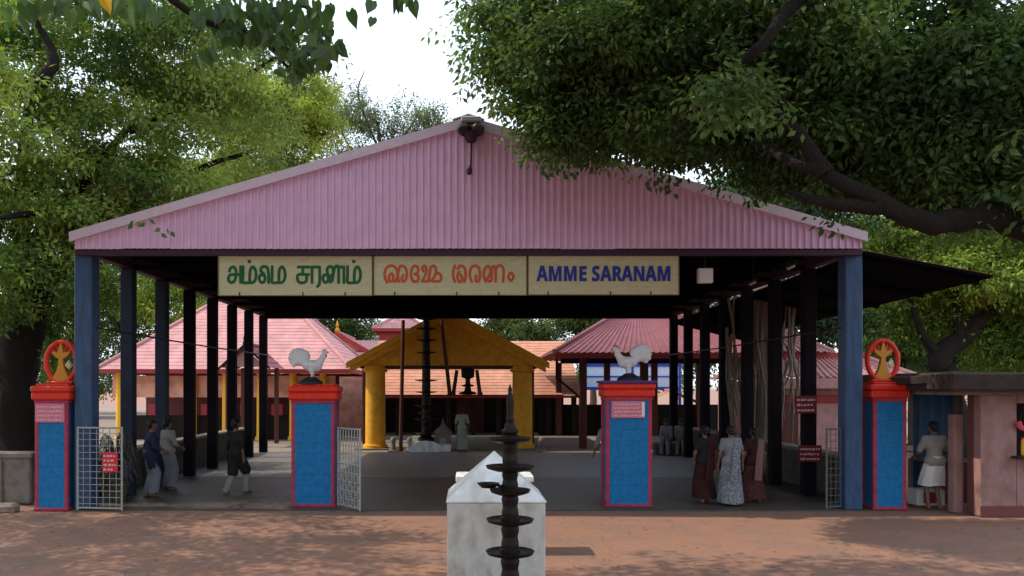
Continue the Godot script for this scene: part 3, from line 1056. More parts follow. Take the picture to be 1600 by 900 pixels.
	ribbed(lt, Vector3(10.0, 4.48, gz - 0.08), Vector3(10.0, 4.17, -D1 - 0.22), Vector3(7.52, 4.765, -D1 - 0.22), Vector3(7.52, 4.945, gz - 0.08), 0.13, 0.025)
	obj("lean_to_roof", lt, M.roof_red, t)
	for k in 8:
		var z := -(D0 + bay * k)
		obj("lean_to_bracket", barred(Vector3(7.53, 4.82 - 0.024 * k, z - 0.06), Vector3(9.9, 4.385 - 0.044 * k, z - 0.06), 0.06, 0.1), M.underside, t)
	# sign boards
	var sd := 15.24
	var spots := [[341, 582.5], [583.5, 823.5], [824.5, 1061]]
	var told := ["cream signboard with green Tamil lettering under the mauve gable", "cream signboard with red Malayalam lettering between two other signboards", "cream signboard reading AMME SARANAM in blue capitals"]
	for i in 3:
		var x0 := gx(spots[i][0], sd)
		var x1 := gx(spots[i][1], sd)
		var yt := hy(394.5 - i * 0.6, sd)
		var yb := hy(462.5 - i * 0.6, sd)
		var b := thing("signboard", told[i], "sign", Vector3((x0 + x1) / 2, yb, -sd), 0.0, "signboards under the shed gable")
		var w := x1 - x0
		var h := yt - yb
		obj("panel", boxed(Vector3(0, h / 2, 0), Vector3(w - 0.03, h - 0.02, 0.03), 0.004), M.board, b)
		for sx in [-1.0, 1.0]:
			obj("frame_strip", boxed(Vector3(sx * (w / 2 - 0.008), h / 2, 0.004), Vector3(0.016, h, 0.044), 0.003), M.board_frame, b)
		obj("frame_strip", boxed(Vector3(0, 0.006, 0.004), Vector3(w - 0.034, 0.014, 0.04), 0.003), M.board_frame, b)
		for f in [-0.36, 0.04, 0.32]:
			for v in [0.035, h - 0.035]:
				obj("bolt", boxed(Vector3(f * w + rr(-0.03, 0.03), v, 0.022), Vector3(0.022, 0.075, 0.02), 0.004), M.bolt, b)
		var le2 := mb()
		if i < 2:
			var set_ := tamil() if i == 0 else malayalam()
			var xa: float = [357.0, 601.0][i]
			var xb: float = [565.0, 805.0][i]
			var wide := 0.0
			for g in set_: wide += g[0]
			wide += 0.5
			var gh := 25.0 / F * sd
			var gw := (xb - xa) / F * sd / wide
			var x := gx(xa, sd) - b.position.x
			for g in set_.size():
				letters(le2, set_[g][1], Vector2(x, h / 2 - gh * (0.53 if i == 0 else 0.5)), Vector2(gw, gh), 0.057 if i == 0 else 0.052, 0.0151)
				x += gw * set_[g][0]
				if (i == 0 and g == 3) or (i == 1 and g == 2): x += gw * 0.5
			obj("lettering", le2, M.ink_green if i == 0 else M.ink_red, b)
		else:
			var tm := TextMesh.new()
			var fo := SystemFont.new()
			fo.font_names = PackedStringArray(["Droid Sans"])
			fo.font_weight = 700
			var fv := FontVariation.new()
			fv.base_font = fo
			fv.variation_embolden = 0.7
			tm.font = fv
			tm.text = "AMME SARANAM"
			tm.font_size = 64
			tm.pixel_size = 0.01
			tm.depth = 0.01
			var o := obj("lettering", tm, M.ink_blue, b)
			var bb := tm.get_aabb()
			var k := (209.0 / F * sd) / bb.size.x
			var ky := (24.5 / F * sd) / bb.size.y
			o.scale = Vector3(k, ky, 1.0)
			o.position = Vector3(gx(942.5, sd) - b.position.x - (bb.position.x + bb.size.x / 2) * k, h / 2 - 0.005 - (bb.position.y + bb.size.y / 2) * ky, 0.02)
	# lamp at the apex
	var la := thing("floodlight", "black twin-headed floodlight with a hanging rod at the gable apex", "floodlight", at(736, 214, 14.95))
	for sx in [-1.0, 1.0]:
		var hd := mb()
		box(hd, Vector3(sx * 0.115, 0.13, 0.0), Vector3(0.2, 0.2, 0.2), 0.05, Basis(Vector3.FORWARD, sx * 0.22) * Basis(Vector3.RIGHT, 0.5))
		var o := obj("lamp_head", hd, M.dark_steel, la)
		obj("lens", boxed(Vector3(sx * 0.118, 0.085, 0.105), Vector3(0.14, 0.13, 0.012), 0.004, Basis(Vector3.FORWARD, sx * 0.22) * Basis(Vector3.RIGHT, 0.5)), M.lens, o)
	obj("bracket", boxed(Vector3(0, 0.29, -0.03), Vector3(0.34, 0.1, 0.16), 0.02), M.wire, la)
	obj("housing", lathed([[0.0, -0.1], [0.07, -0.085], [0.11, 0.0], [0.15, 0.06], [0.0, 0.09]], 14), M.purple_steel, la)
	obj("rod", tubed([Vector3(0.005, -0.08, 0.01), Vector3(-0.004, -0.4, 0.01), Vector3(-0.008, -0.56, 0.01)], [0.016], 7), M.purple_steel, la)
	obj("sensor", lathed([[0.0, -0.64], [0.045, -0.62], [0.052, -0.54], [0.03, -0.49], [0.0, -0.48]], 12, Vector3(-0.03, 0, 0.01)), M.purple_steel, la)
	la.scale = Vector3.ONE * 1.12
	# white box right of the boards, on a bracket under the tie
	var wb := thing("white_box", "small square white box hung under the roof right of the signboards", "box", at(1101.5, 443, 15.7))
	obj("case", boxed(Vector3(0, 0.15, 0), Vector3(0.285, 0.29, 0.14), 0.015), M.white_box, wb)
	obj("hanger", tubed([Vector3(0, 0.29, 0), Vector3(0, 0.55, 0)], [0.012], 6), M.dark_steel, wb)
	# small pale fittings under the lean-to side
	for f in [[1176, 443, 17.2, "upper"], [1236, 418, 16.0, "lower"]]:
		var l := thing("tube_lamp", "unlit pale tube lamp on the right eave beam, %s of two" % ("farther" if f[3] == "upper" else "nearer"), "lamp", at(f[0], f[1], f[2]), 0.0, "tube lamps on the eave beam")
		obj("tube", barred(Vector3(-0.02, 0.0, 0.22), Vector3(0.02, 0.0, -0.22), 0.04, 0.04, 0.01), M.white_box, l)
		obj("batten", barred(Vector3(-0.02, 0.045, 0.3), Vector3(0.02, 0.045, -0.3), 0.06, 0.04, 0.005), M.dark_steel, l)
		obj("stay", tubed([Vector3(0, 0.06, 0), Vector3(0, 0.5, 0)], [0.01], 6), M.dark_steel, l)


func hip_roof(t: Node3D, x0: float, x1: float, z0: float, z1: float, ye: float, yr: float, run: float, m: Material, fas: Material, pitch := 0.32) -> void:   # eaves x0..x1, z0 (front) .. z1 (back)
	var zc := (z0 + z1) / 2
	var ra := Vector3(x0 + run, yr, zc)
	var rb := Vector3(x1 - run, yr, zc)
	var A := Vector3(x0, ye, z0)
	var B := Vector3(x1, ye, z0)
	var C := Vector3(x1, ye, z1)
	var D := Vector3(x0, ye, z1)
	for q in [[A, B, rb, ra], [C, D, ra, rb], [D, A, ra, ra], [B, C, rb, rb]]:
		var st := mb()
		tiled(st, q[0], q[1], q[2], q[3], pitch)
		obj("roof", st, m, t)
	for q in [[A, ra], [B, rb], [C, rb], [D, ra], [ra, rb]]:
		if q[0].distance_to(q[1]) > 0.1:
			obj("ridge_tiles", tubed([q[0] + Vector3(0, 0.04, 0), q[1] + Vector3(0, 0.04, 0)], [0.09], 7), m, t)
	for q in [[A, B], [B, C], [C, D], [D, A]]:
		obj("fascia", barred(q[0] - Vector3(0, 0.1, 0), q[1] - Vector3(0, 0.1, 0), 0.06, 0.16), fas, t)


func tiled(st: SurfaceTool, a: Vector3, b: Vector3, c: Vector3, d: Vector3, course: float) -> void:   # tile courses: each steps over the one below
	st.set_smooth_group(-1)
	var up := (d - a).length() if d != c else ((c + d) / 2 - (a + b) / 2).length()
	var n := maxi(4, int(up / course))
	var nn := (b - a).cross(((c + d) / 2) - a).normalized()
	if nn.y < 0: nn = -nn
	var mid := (a + b + c + d) / 4 - nn * 30.0
	for i in n:
		var f0 := float(i) / n
		var f1 := float(i + 1) / n
		var l0 := a.lerp(d, f0)
		var r0 := b.lerp(c, f0)
		var l1 := a.lerp(d, f1)
		var r1 := b.lerp(c, f1)
		var lift := nn * 0.014
		quad_out(st, l0 + lift, r0 + lift, r1, l1, mid)
		quad_out(st, l0, r0, r0 + lift, l0 + lift, mid + (a - d) * -5.0)


func gable_roof(t: Node3D, xc: float, half: float, z0: float, z1: float, ye: float, yr: float, m: Material) -> void:
	for sx in [-1.0, 1.0]:
		var st := mb()
		tiled(st, Vector3(xc + sx * half, ye, z0), Vector3(xc + sx * half, ye, z1), Vector3(xc, yr, z1), Vector3(xc, yr, z0), 0.3)
		obj("roof", st, m, t)
	obj("ridge_tiles", tubed([Vector3(xc, yr + 0.03, z0), Vector3(xc, yr + 0.03, z1)], [0.08], 7), m, t)


func buildings() -> void:
	# yellow porch
	var d := 29.9
	var z := -d
	var xc := gx(700, d)
	var t := thing("yellow_porch", "yellow gabled porch with two round pillars behind the shed", "porch")
	var ye := hy(572, d)
	var ya := hy(482, d)
	var half := gx(857, d) - xc
	obj("gable_wall", prismed(PackedVector2Array([Vector2(xc - half + 0.35, ye + 0.02), Vector2(xc + half - 0.35, ye + 0.02), Vector2(xc + 0.12, ya - 0.42), Vector2(xc - 0.12, ya - 0.42)]), z - 0.1, z), M.yellow, t)
	for sx in [-1.0, 1.0]:
		for k in 2:   # two stepped boards
			var o := 0.2 * k
			var tip := Vector2(xc + sx * (half - o * 0.6), ye + 0.12 - o * 0.7)
			obj("barge_board", prismed(PackedVector2Array([Vector2(xc, ya - o * 1.1), tip, tip + Vector2(0, -0.22), Vector2(xc, ya - 0.25 - o * 1.1)]), z + 0.25 - 0.13 * k, z + 0.37 - 0.13 * k), M.yellow_trim if k == 0 else M.yellow, t)
		obj("pillar", lathed([[0.46, 0.0], [0.46, 0.18], [0.385, 0.2], [0.37, 2.9], [0.46, 2.95], [0.46, ye + 0.01]], 28, Vector3(gx(585, d) if sx < 0 else gx(817, d), 0, z - 0.35)), M.yellow, t)
		for zz in [3.2, 6.2]:
			obj("inner_post", boxed(Vector3(gx(556, d) if sx < 0 else gx(838, d), ye / 2, z - zz), Vector3(0.34, ye, 0.34), 0.02), M.dim_red, t)
	obj("beam", boxed(Vector3(xc, ye - 0.03, z - 0.35), Vector3(2 * half - 0.9, 0.1, 0.5), 0.01), M.dim_red, t)
	obj("ceiling", boxed(Vector3(xc, ye + 0.08, z - 4.2), Vector3(2 * half - 0.8, 0.08, 7.0), 0.0), M.wall_dark, t)
	gable_roof(t, xc, half, z + 0.3, z - 7.6, ye + 0.02, ya + 0.03, M.roof_orange)
	obj("floor_step", boxed(Vector3(xc, 0.03, z - 3.8), Vector3(2 * half - 0.6, 0.07, 8.0), 0.01), M.concrete, t)
	# dark hall with low orange roof behind the porch
	var h := thing("inner_hall", "low dark hall with orange tiled roof behind the yellow porch", "hall")
	var hd := 38.5
	var x0 := gx(572, hd)
	var x1 := gx(908, hd)
	var st := mb()
	tiled(st, Vector3(x0, hy(617, hd), -hd), Vector3(x1, hy(617, hd), -hd), Vector3(x1, hy(533, hd + 5), -hd - 5), Vector3(x0, hy(533, hd + 5), -hd - 5), 0.3)
	obj("roof", st, M.roof_orange, h)
	st = mb()
	slab(st, Vector3(x0, hy(533, hd + 5), -hd - 5), Vector3(x1, hy(533, hd + 5), -hd - 5), Vector3(x1, 2.0, -hd - 10), Vector3(x0, 2.0, -hd - 10), 0.05)
	obj("rear_roof", st, M.roof_orange, h)
	obj("fascia", boxed(Vector3((x0 + x1) / 2, hy(618.5, hd) - 0.04, -hd - 0.05), Vector3(x1 - x0, 0.12, 0.06), 0.0), M.fascia_red, h)
	obj("wall", boxed(Vector3((x0 + x1) / 2, 1.1, -hd - 3.0), Vector3(x1 - x0 - 1, 2.4, 0.2), 0.0), M.wall_dark, h)  # the verandah's interior shadow is put into this near-black colour
	for i in 9:
		obj("verandah_post", boxed(Vector3(lerpf(x0 + 0.3, x1 - 0.3, i / 8.0), 0.98, -hd - 0.4), Vector3(0.24, 1.96, 0.24), 0.02), M.wall_dark, h)  # posts darkened in colour to sink into the verandah shadow
	obj("doorway", boxed(Vector3(gx(735, hd), 0.9, -hd - 2.88), Vector3(1.4, 1.8, 0.06), 0.01), M.dim_red, h)
	# left hall with a large pink hipped roof
	var l := thing("pink_roofed_hall", "hall under a large pink hipped tile roof left of the porch", "hall")
	var ld := 34.7
	hip_roof(l, gx(150, ld), gx(549, ld), -ld, -ld - 10.5, hy(577, ld), hy(458, 40), 4.3, M.roof_pink, M.fascia_red)
	obj("upper_wall", boxed(Vector3(gx(340, ld), 2.38, -ld - 0.95), Vector3(9.9, 0.96, 0.12), 0.0), M.wall_peach, l)
	obj("low_wall", boxed(Vector3(gx(335, ld), 0.55, -ld - 1.2), Vector3(9.0, 1.1, 0.22), 0.02), M.wall_dark, l)
	obj("inner_wall", boxed(Vector3(gx(335, ld), 1.5, -ld - 4.4), Vector3(9.4, 3.0, 0.2), 0.0), M.wall_base, l)
	for px in [176, 243, 293, 345, 400, 452, 500]:
		obj("column", lathed([[0.22, 0], [0.22, 0.15], [0.16, 0.18], [0.145, 2.9], [0.2, 2.95], [0.2, 3.12]], 14, Vector3(gx(px, ld), 0, -ld - 0.7)), M.yellow_trim, l)
	for px in [228, 312, 375, 425, 470]:
		obj("railing_panel", boxed(Vector3(gx(px, ld), 1.35, -ld - 0.9), Vector3(0.5, 0.5, 0.06), 0.01), M.fascia_red, l)
	# small dark gabled entry in front of it
	var g := thing("small_gabled_entry", "small dark gabled entry roof before the pink-roofed hall", "entry roof")
	var gd := 31.2
	var gc := gx(382, gd)
	gable_roof(g, gc, 0.95, -gd, -gd - 2.6, hy(574, gd), hy(538, gd), M.roof_red)
	obj("gable_wall", prismed(PackedVector2Array([Vector2(gc - 0.8, hy(573, gd)), Vector2(gc + 0.8, hy(573, gd)), Vector2(gc, hy(546, gd))]), -gd - 0.16, -gd - 0.06), M.wall_pink, g)
	obj("finial", lathed([[0.05, 0], [0.07, 0.1], [0.03, 0.18], [0.05, 0.26], [0.0, 0.42]], 10, Vector3(gc, hy(539, gd), -gd + 0.02)), M.wall_dark, g)
	for sx in [-1.0, 1.0]:
		obj("barge_board", prismed(PackedVector2Array([Vector2(gc, hy(537, gd)), Vector2(gc + sx * 1.0, hy(574, gd)), Vector2(gc + sx * 1.0, hy(578, gd)), Vector2(gc, hy(542, gd))]), -gd, -gd + 0.06), M.wall_dark, g)
		for zz in [0.2, 2.3]:
			obj("post", boxed(Vector3(gc + sx * 0.7, hy(573, gd) / 2, -gd - zz), Vector3(0.16, hy(573, gd), 0.16), 0.01), M.dim_red, g)
	# ornamented gable and turret beyond
	var og := thing("ornamented_gable_hall", "pink gable-roofed hall with orange finial left of the porch roof", "hall")
	var od := 46.0
	var oc := gx(527, od)
	gable_roof(og, oc, 2.5, -od, -od - 7.0, hy(558, od), hy(519, od), M.roof_pink)
	obj("gable_wall", prismed(PackedVector2Array([Vector2(oc - 2.2, 0), Vector2(oc + 2.2, 0), Vector2(oc + 2.2, hy(557, od)), Vector2(oc, hy(527, od)), Vector2(oc - 2.2, hy(557, od))]), -od - 0.6, -od - 0.4), M.wall_peach, og)
	for sx in [-1.0, 1.0]:
		obj("barge_board", prismed(PackedVector2Array([Vector2(oc, hy(518, od)), Vector2(oc + sx * 2.55, hy(558, od)), Vector2(oc + sx * 2.55, hy(566, od)), Vector2(oc, hy(526, od))]), -od, -od + 0.1), M.fascia_red, og)
	obj("finial", lathed([[0.1, 0], [0.16, 0.15], [0.06, 0.3], [0.1, 0.42], [0.0, 0.75]], 12, Vector3(oc, hy(520, od), -od)), M.emblem_yellow, og)
	var sx0 := mb()
	tiled(sx0, Vector3(gx(560, od), hy(558, od), -od + 1), Vector3(gx(640, od), hy(558, od), -od + 1), Vector3(gx(640, od), hy(527, od), -od - 3), Vector3(gx(540, od), hy(527, od), -od - 3), 0.3)
	obj("side_roof", sx0, M.roof_pink, og)
	var tu := thing("roof_turret", "small turret with pink roof above the porch's left slope", "turret")
	var td := 50.0
	hip_roof(tu, gx(582, td), gx(668, td), -td, -td - 3.4, hy(513, td), hy(489, td), 1.5, M.roof_pink, M.fascia_red)
	obj("wall", boxed(Vector3(gx(625, td), hy(516, td) / 2, -td - 1.7), Vector3(2.7, hy(514, td), 2.7), 0.0), M.fascia_red, tu)
	# right pavilion under dark red roof
	var p := thing("red_roofed_pavilion", "open pavilion with dark red ribbed roof right of the porch", "pavilion")
	var pd := 30.2
	var pa := Vector3(gx(866, pd), hy(551, pd), -pd)
	var pb := Vector3(gx(1230, pd), hy(551, pd), -pd)
	var q0 := Vector3(pa.x + 3.6, hy(484, pd + 5), -pd - 5)
	var q1 := Vector3(pb.x - 3.6, q0.y, -pd - 5)
	st = mb()
	ribbed(st, pa, pb, q1, q0, 0.24, 0.035)
	obj("roof", st, M.roof_red, p)
	st = mb()
	ribbed(st, pa + Vector3(0, 0, -10), pa, q0, q0, 0.24, 0.035)
	obj("roof", st, M.roof_red, p)
	st = mb()
	ribbed(st, pb, pb + Vector3(0, 0, -10), q1, q1, 0.24, 0.035)
	obj("roof", st, M.roof_red, p)
	st = mb()
	ribbed(st, pb + Vector3(0, 0, -10), pa + Vector3(0, 0, -10), q0, q1, 0.24, 0.035)
	obj("roof", st, M.roof_red, p)
	for e in [[pa, q0], [pb, q1], [q0, q1]]:
		obj("ridge_cap", tubed([e[0] + Vector3(0, 0.05, 0), e[1] + Vector3(0, 0.05, 0)], [0.09], 7), M.roof_red, p)
	obj("fascia", boxed((pa + pb) / 2 + Vector3(0, -0.12, 0.0), Vector3(pb.x - pa.x, 0.16, 0.05), 0.0), M.fascia_red, p)
	obj("eave_beam", boxed((pa + pb) / 2 + Vector3(0, -0.3, -0.5), Vector3(pb.x - pa.x - 0.6, 0.2, 0.16), 0.0), M.wall_dark, p)
	for px in [913, 1010, 1105, 1195]:
		for zz in [0.4, 8.6]:
			obj("post", boxed(Vector3(gx(px, pd), hy(556, pd) / 2, -pd - zz), Vector3(0.28, hy(556, pd), 0.28), 0.02), M.dim_red, p)
	obj("brace", barred(Vector3(gx(872, pd), hy(560, pd), -pd - 0.4), Vector3(gx(872, pd), hy(592, pd), -pd - 0.4), 0.1, 0.1), M.wall_dark, p)
	obj("brace", barred(Vector3(gx(872, pd), hy(590, pd), -pd - 0.4), Vector3(gx(909, pd), hy(622, pd), -pd - 0.4), 0.08, 0.08), M.wall_dark, p)
	obj("rear_wall", boxed(Vector3(gx(1060, pd), 0.75, -pd - 9), Vector3(9.0, 1.5, 0.2), 0.0), M.wall_dark, p)
	# white screens in a blue frame
	var s := thing("blue_framed_screen", "row of white panels in blue frame beyond the red-roofed pavilion", "screen")
	var bd := 42.0
	var b0 := gx(914, bd)
	var b1 := gx(1062, bd)
	for i in 4:
		var wx := (b1 - b0) / 4
		obj("panel", boxed(Vector3(b0 + wx * (i + 0.5), (hy(571, bd) + hy(606, bd)) / 2, -bd), Vector3(wx - 0.09, hy(571, bd) - hy(606, bd), 0.05), 0.0), M.screen_white, s)
	for i in 5:
		obj("frame_post", boxed(Vector3(lerpf(b0, b1, i / 4.0), hy(569, bd) / 2, -bd + 0.01), Vector3(0.12, hy(569, bd), 0.12), 0.0), M.frame_blue, s)
	for y in [570, 588, 607]:
		obj("frame_rail", boxed(Vector3((b0 + b1) / 2, hy(y, bd), -bd + 0.03), Vector3(b1 - b0, 0.05 if y == 588 else 0.16, 0.1), 0.0), M.frame_blue, s)
	var sb := thing("small_orange_roof_hall", "small orange-roofed hall between pavilion posts under the white panels", "hall")
	var od2 := 40.0
	gable_roof(sb, gx(1052, od2), 2.3, -od2, -od2 - 1.6, hy(640, od2), hy(611, od2), M.roof_orange)
	obj("wall", boxed(Vector3(gx(1052, od2), 0.6, -od2 - 0.8), Vector3(3.8, 1.2, 1.3), 0.0), M.wall_dark, sb)
	# right hall with two pink roofs
	var r := thing("two_tier_pink_hall", "pink hall with two tiers of ribbed pink roof right of the shed", "hall")
	var rd := 23.0
	var e0 := gx(1222, rd)
	var e1 := gx(1424, rd)
	var ye2 := hy(590, rd)
	var yb2 := hy(561, rd + 1.4)
	st = mb()
	ribbed(st, Vector3(e0, ye2, -rd), Vector3(e1 + 0.2, ye2, -rd), Vector3(e1 - 0.6, yb2, -rd - 1.4), Vector3(e0 + 0.6, yb2, -rd - 1.4), 0.2, 0.04)
	obj("lower_roof", st, M.roof_pink, r)
	st = mb()
	ribbed(st, Vector3(e1 + 0.2, ye2, -rd), Vector3(e1 + 0.2, ye2, -rd - 7), Vector3(e1 - 0.6, yb2, -rd - 5.6), Vector3(e1 - 0.6, yb2, -rd - 1.4), 0.2, 0.04)
	obj("lower_roof", st, M.roof_pink, r)
	st = mb()
	ribbed(st, Vector3(e0, ye2, -rd - 7), Vector3(e0, ye2, -rd), Vector3(e0 + 0.6, yb2, -rd - 1.4), Vector3(e0 + 0.6, yb2, -rd - 5.6), 0.2, 0.04)
	obj("lower_roof", st, M.roof_pink, r)
	obj("ridge_cap", tubed([Vector3(e1 + 0.2, ye2 + 0.05, -rd), Vector3(e1 - 0.6, yb2 + 0.05, -rd - 1.4)], [0.07], 7), M.roof_pink, r)
	obj("fascia", boxed(Vector3((e0 + e1) / 2, ye2 - 0.17, -rd + 0.02), Vector3(e1 - e0 + 0.3, 0.3, 0.06), 0.01), M.wall_pink, r)
	obj("neck_wall", boxed(Vector3((e0 + e1) / 2, yb2 + 0.06, -rd - 3.5), Vector3(e1 - e0 - 1.25, 0.3, 4.1), 0.0), M.fascia_red, r)
	var yu := yb2 + 0.2
	var ux0 := e0 + 0.4
	var ux1 := e1 - 1.7
	st = mb()
	ribbed(st, Vector3(ux0, yu, -rd - 1.2), Vector3(ux1, yu, -rd - 1.2), Vector3(ux1 - 0.7, hy(516, rd + 3.5), -rd - 3.5), Vector3(ux0 + 0.7, hy(516, rd + 3.5), -rd - 3.5), 0.2, 0.04)
	obj("upper_roof", st, M.roof_pink, r)
	st = mb()
	ribbed(st, Vector3(ux1, yu, -rd - 1.2), Vector3(ux1, yu, -rd - 5.8), Vector3(ux1 - 0.7, hy(516, rd + 3.5), -rd - 3.5), Vector3(ux1 - 0.7, hy(516, rd + 3.5), -rd - 3.5), 0.2, 0.04)
	obj("upper_roof", st, M.roof_pink, r)
	obj("ridge_cap", tubed([Vector3(ux1, yu + 0.04, -rd - 1.2), Vector3(ux1 - 0.7, hy(516, rd + 3.5) + 0.04, -rd - 3.5), Vector3(ux0 + 0.7, hy(516, rd + 3.5) + 0.04, -rd - 3.5)], [0.06], 7), M.roof_pink, r)
	obj("wall", boxed(Vector3((e0 + e1) / 2, ye2 / 2 - 0.1, -rd - 3.6), Vector3(e1 - e0 - 0.5, ye2, 6.2), 0.0), M.wall_pink, r)
	obj("door", boxed(Vector3(gx(1236, rd), 0.95, -rd - 0.48), Vector3(0.8, 1.9, 0.06), 0.01), M.dim_red, r)
	obj("wall_band", boxed(Vector3((e0 + e1) / 2, ye2 - 0.62, -rd - 0.48), Vector3(e1 - e0 - 0.6, 0.24, 0.05), 0.01), M.fascia_red, r)
	# low walls beside the shed
	for sx in [-1.0, 1.0]:
		var w := thing("low_side_wall", "low grey wall along the %s row of blue shed posts" % ("left" if sx < 0 else "right"), "wall", Vector3(sx * 8.0, 0, -22.6), 0.0, "low walls along the shed")
		obj("wall_body", boxed(Vector3(0, 0.42, 0), Vector3(0.3, 0.84, 11.6), 0.02), M.low_wall, w)
		obj("coping", boxed(Vector3(0, 0.88, 0), Vector3(0.4, 0.085, 11.7), 0.02), M.concrete, w)
	var fw := thing("boundary_wall", "low weathered concrete wall left of the left gatepost", "wall", Vector3(-11.6, 0, -16.2))
	obj("wall_body", boxed(Vector3(0, 0.46, 0), Vector3(5.6, 0.92, 0.25), 0.03), M.concrete, fw)
	obj("coping", boxed(Vector3(0, 0.98, 0.0), Vector3(5.7, 0.13, 0.34), 0.03), M.concrete, fw)
	for x in [-2.6, -0.9, 0.9, 2.1]:
		obj("pier", boxed(Vector3(x, 0.44, 0.135), Vector3(0.3, 0.88, 0.1), 0.02), M.concrete, fw)
	var kb := thing("kerb_stones", "pale kerb stones before the low wall at the left edge", "kerb", Vector3(-11.0, 0, -15.1))
	for i in 7:
		obj("stone", boxed(Vector3(-3.1 + i * 0.86 + rr(-0.02, 0.02), 0.06, rr(-0.03, 0.03)), Vector3(0.8, 0.19, 0.3), 0.05, Basis(Vector3.UP, rr(-0.05, 0.05))), M.kerb, kb)


func rooster(called_label: String, where: Vector3, face: float, combm: bool) -> void:   # face +1 looks to the right
	var t := thing("rooster_statue", called_label, "statue", where, 0.0 if face > 0 else PI, "rooster statues on the inner gateposts")
	obj("mound", lathed([[0.26, 0.0], [0.25, 0.05], [0.17, 0.1], [0.09, 0.15], [0.0, 0.17]], 18), M.black_base, t)
	var b := [[Vector3(-0.06, 0.4, 0), Vector3(0.1, 0.38, 0), 0.115, 0.125], [Vector3(0.14, 0.4, 0), Vector3(0.25, 0.56, 0), 0.1, 0.055], [Vector3(0.25, 0.56, 0), Vector3(0.285, 0.66, 0), 0.052, 0.045], [Vector3(0.29, 0.67, 0), Vector3(0.3, 0.675, 0), 0.05, 0.048], [Vector3(-0.04, 0.42, 0.07), Vector3(0.1, 0.4, 0.075), 0.06, 0.06], [Vector3(-0.04, 0.42, -0.07), Vector3(0.1, 0.4, -0.075), 0.06, 0.06]]
	for i in 2:
		b.append([Vector3(0.02, 0.3, (i - 0.5) * 0.12), Vector3(0.035, 0.2, (i - 0.5) * 0.11), 0.055, 0.03])
	obj("body", body(b, 0.014, 0.04), M.feather, t)
	var tl := []
	for i in 8:
		var a := lerpf(1.35, 2.95, i / 7.0)
		var l: float = [0.24, 0.3, 0.34, 0.36, 0.36, 0.34, 0.3, 0.24][i]
		var root := Vector3(-0.12, 0.43, 0)
		var midp := root + Vector3(cos(a) * l * 0.55, sin(a) * l * 0.55 + 0.03, (i % 2 - 0.5) * 0.03)
		var tip := root + Vector3(cos(a + 0.28) * l, sin(a + 0.28) * l, (i % 2 - 0.5) * 0.03)
		tl.append([root, midp, 0.055, 0.068])
		tl.append([midp, tip, 0.068, 0.045])
	obj("tail", body(tl, 0.014, 0.045), M.feather, t)
	obj("beak", tubed([Vector3(0.335, 0.675, 0), Vector3(0.395, 0.655, 0)], [0.02, 0.004], 7), M.emblem_yellow, t)
	var cm := []
	for i in 4: cm.append([Vector3(0.25 + i * 0.025, 0.7, 0), Vector3(0.245 + i * 0.027, 0.735 + 0.012 * sin(i * 1.2), 0), 0.014, 0.01])
	obj("comb", body(cm, 0.008, 0.01), M.comb if combm else M.feather, t)
	obj("wattle", body([[Vector3(0.32, 0.64, 0), Vector3(0.322, 0.59, 0), 0.015, 0.02]], 0.008, 0.01), M.comb if combm else M.black_base, t)
	for i in 2:
		var zz := (i - 0.5) * 0.11
		obj("leg", tubed([Vector3(0.035, 0.22, zz), Vector3(0.02, 0.13, zz), Vector3(0.06, 0.12, zz)], [0.022, 0.018, 0.012], 7), M.feather, t)
	t.scale = Vector3.ONE * 0.94


func emblem(label: String, where: Vector3, flip: float) -> void:
	var t := thing("oval_emblem", label, "emblem", where, 0.0, "oval emblems on the outer gateposts")
	var ring := []
	for i in 33:
		var a := TAU * i / 32.0
		ring.append(Vector3(sin(a) * 0.295, 0.42 - cos(a) * 0.385, 0))
	var st := mb()
	tube(st, ring, [0.048], 9)
	obj("ring", st, M.gate_red, t)
	var o := [Vector2(-0.17, 0.02), Vector2(-0.15, 0.12), Vector2(-0.085, 0.24), Vector2(-0.045, 0.38), Vector2(-0.04, 0.48), Vector2(-0.13, 0.54), Vector2(-0.19, 0.62), Vector2(-0.13, 0.61), Vector2(-0.05, 0.6), Vector2(-0.03, 0.7), Vector2(0, 0.8)]
	var poly := PackedVector2Array(o)
	for i in range(o.size() - 2, -1, -1): poly.append(Vector2(-o[i].x, o[i].y))
	obj("lamp_figure", prismed(poly, -0.045, 0.045), M.emblem_yellow, t)
	for i in 5:
		var a := -0.6 + i * 0.32
		var p := Vector3(flip * 0.1, 0.36, 0.03)
		obj("leaf_ornament", body([[p, p + Vector3(flip * (0.05 + 0.05 * cos(a * 2.0)), sin(a) * 0.14, 0.0), 0.022, 0.014]], 0.009, 0.012), M.emblem_pale, t)
	for sx in [-1.0, 1.0]:
		obj("flame_ornament", body([[Vector3(sx * 0.11, 0.58, 0.0), Vector3(sx * 0.17, 0.66, 0.0), 0.035, 0.022], [Vector3(sx * 0.06, 0.62, 0.0), Vector3(sx * 0.08, 0.72, 0.0), 0.028, 0.014]], 0.011, 0.02), M.gate_red, t)
	obj("foot", boxed(Vector3(0, 0.025, 0), Vector3(0.5, 0.05, 0.2), 0.015), M.gate_red, t)


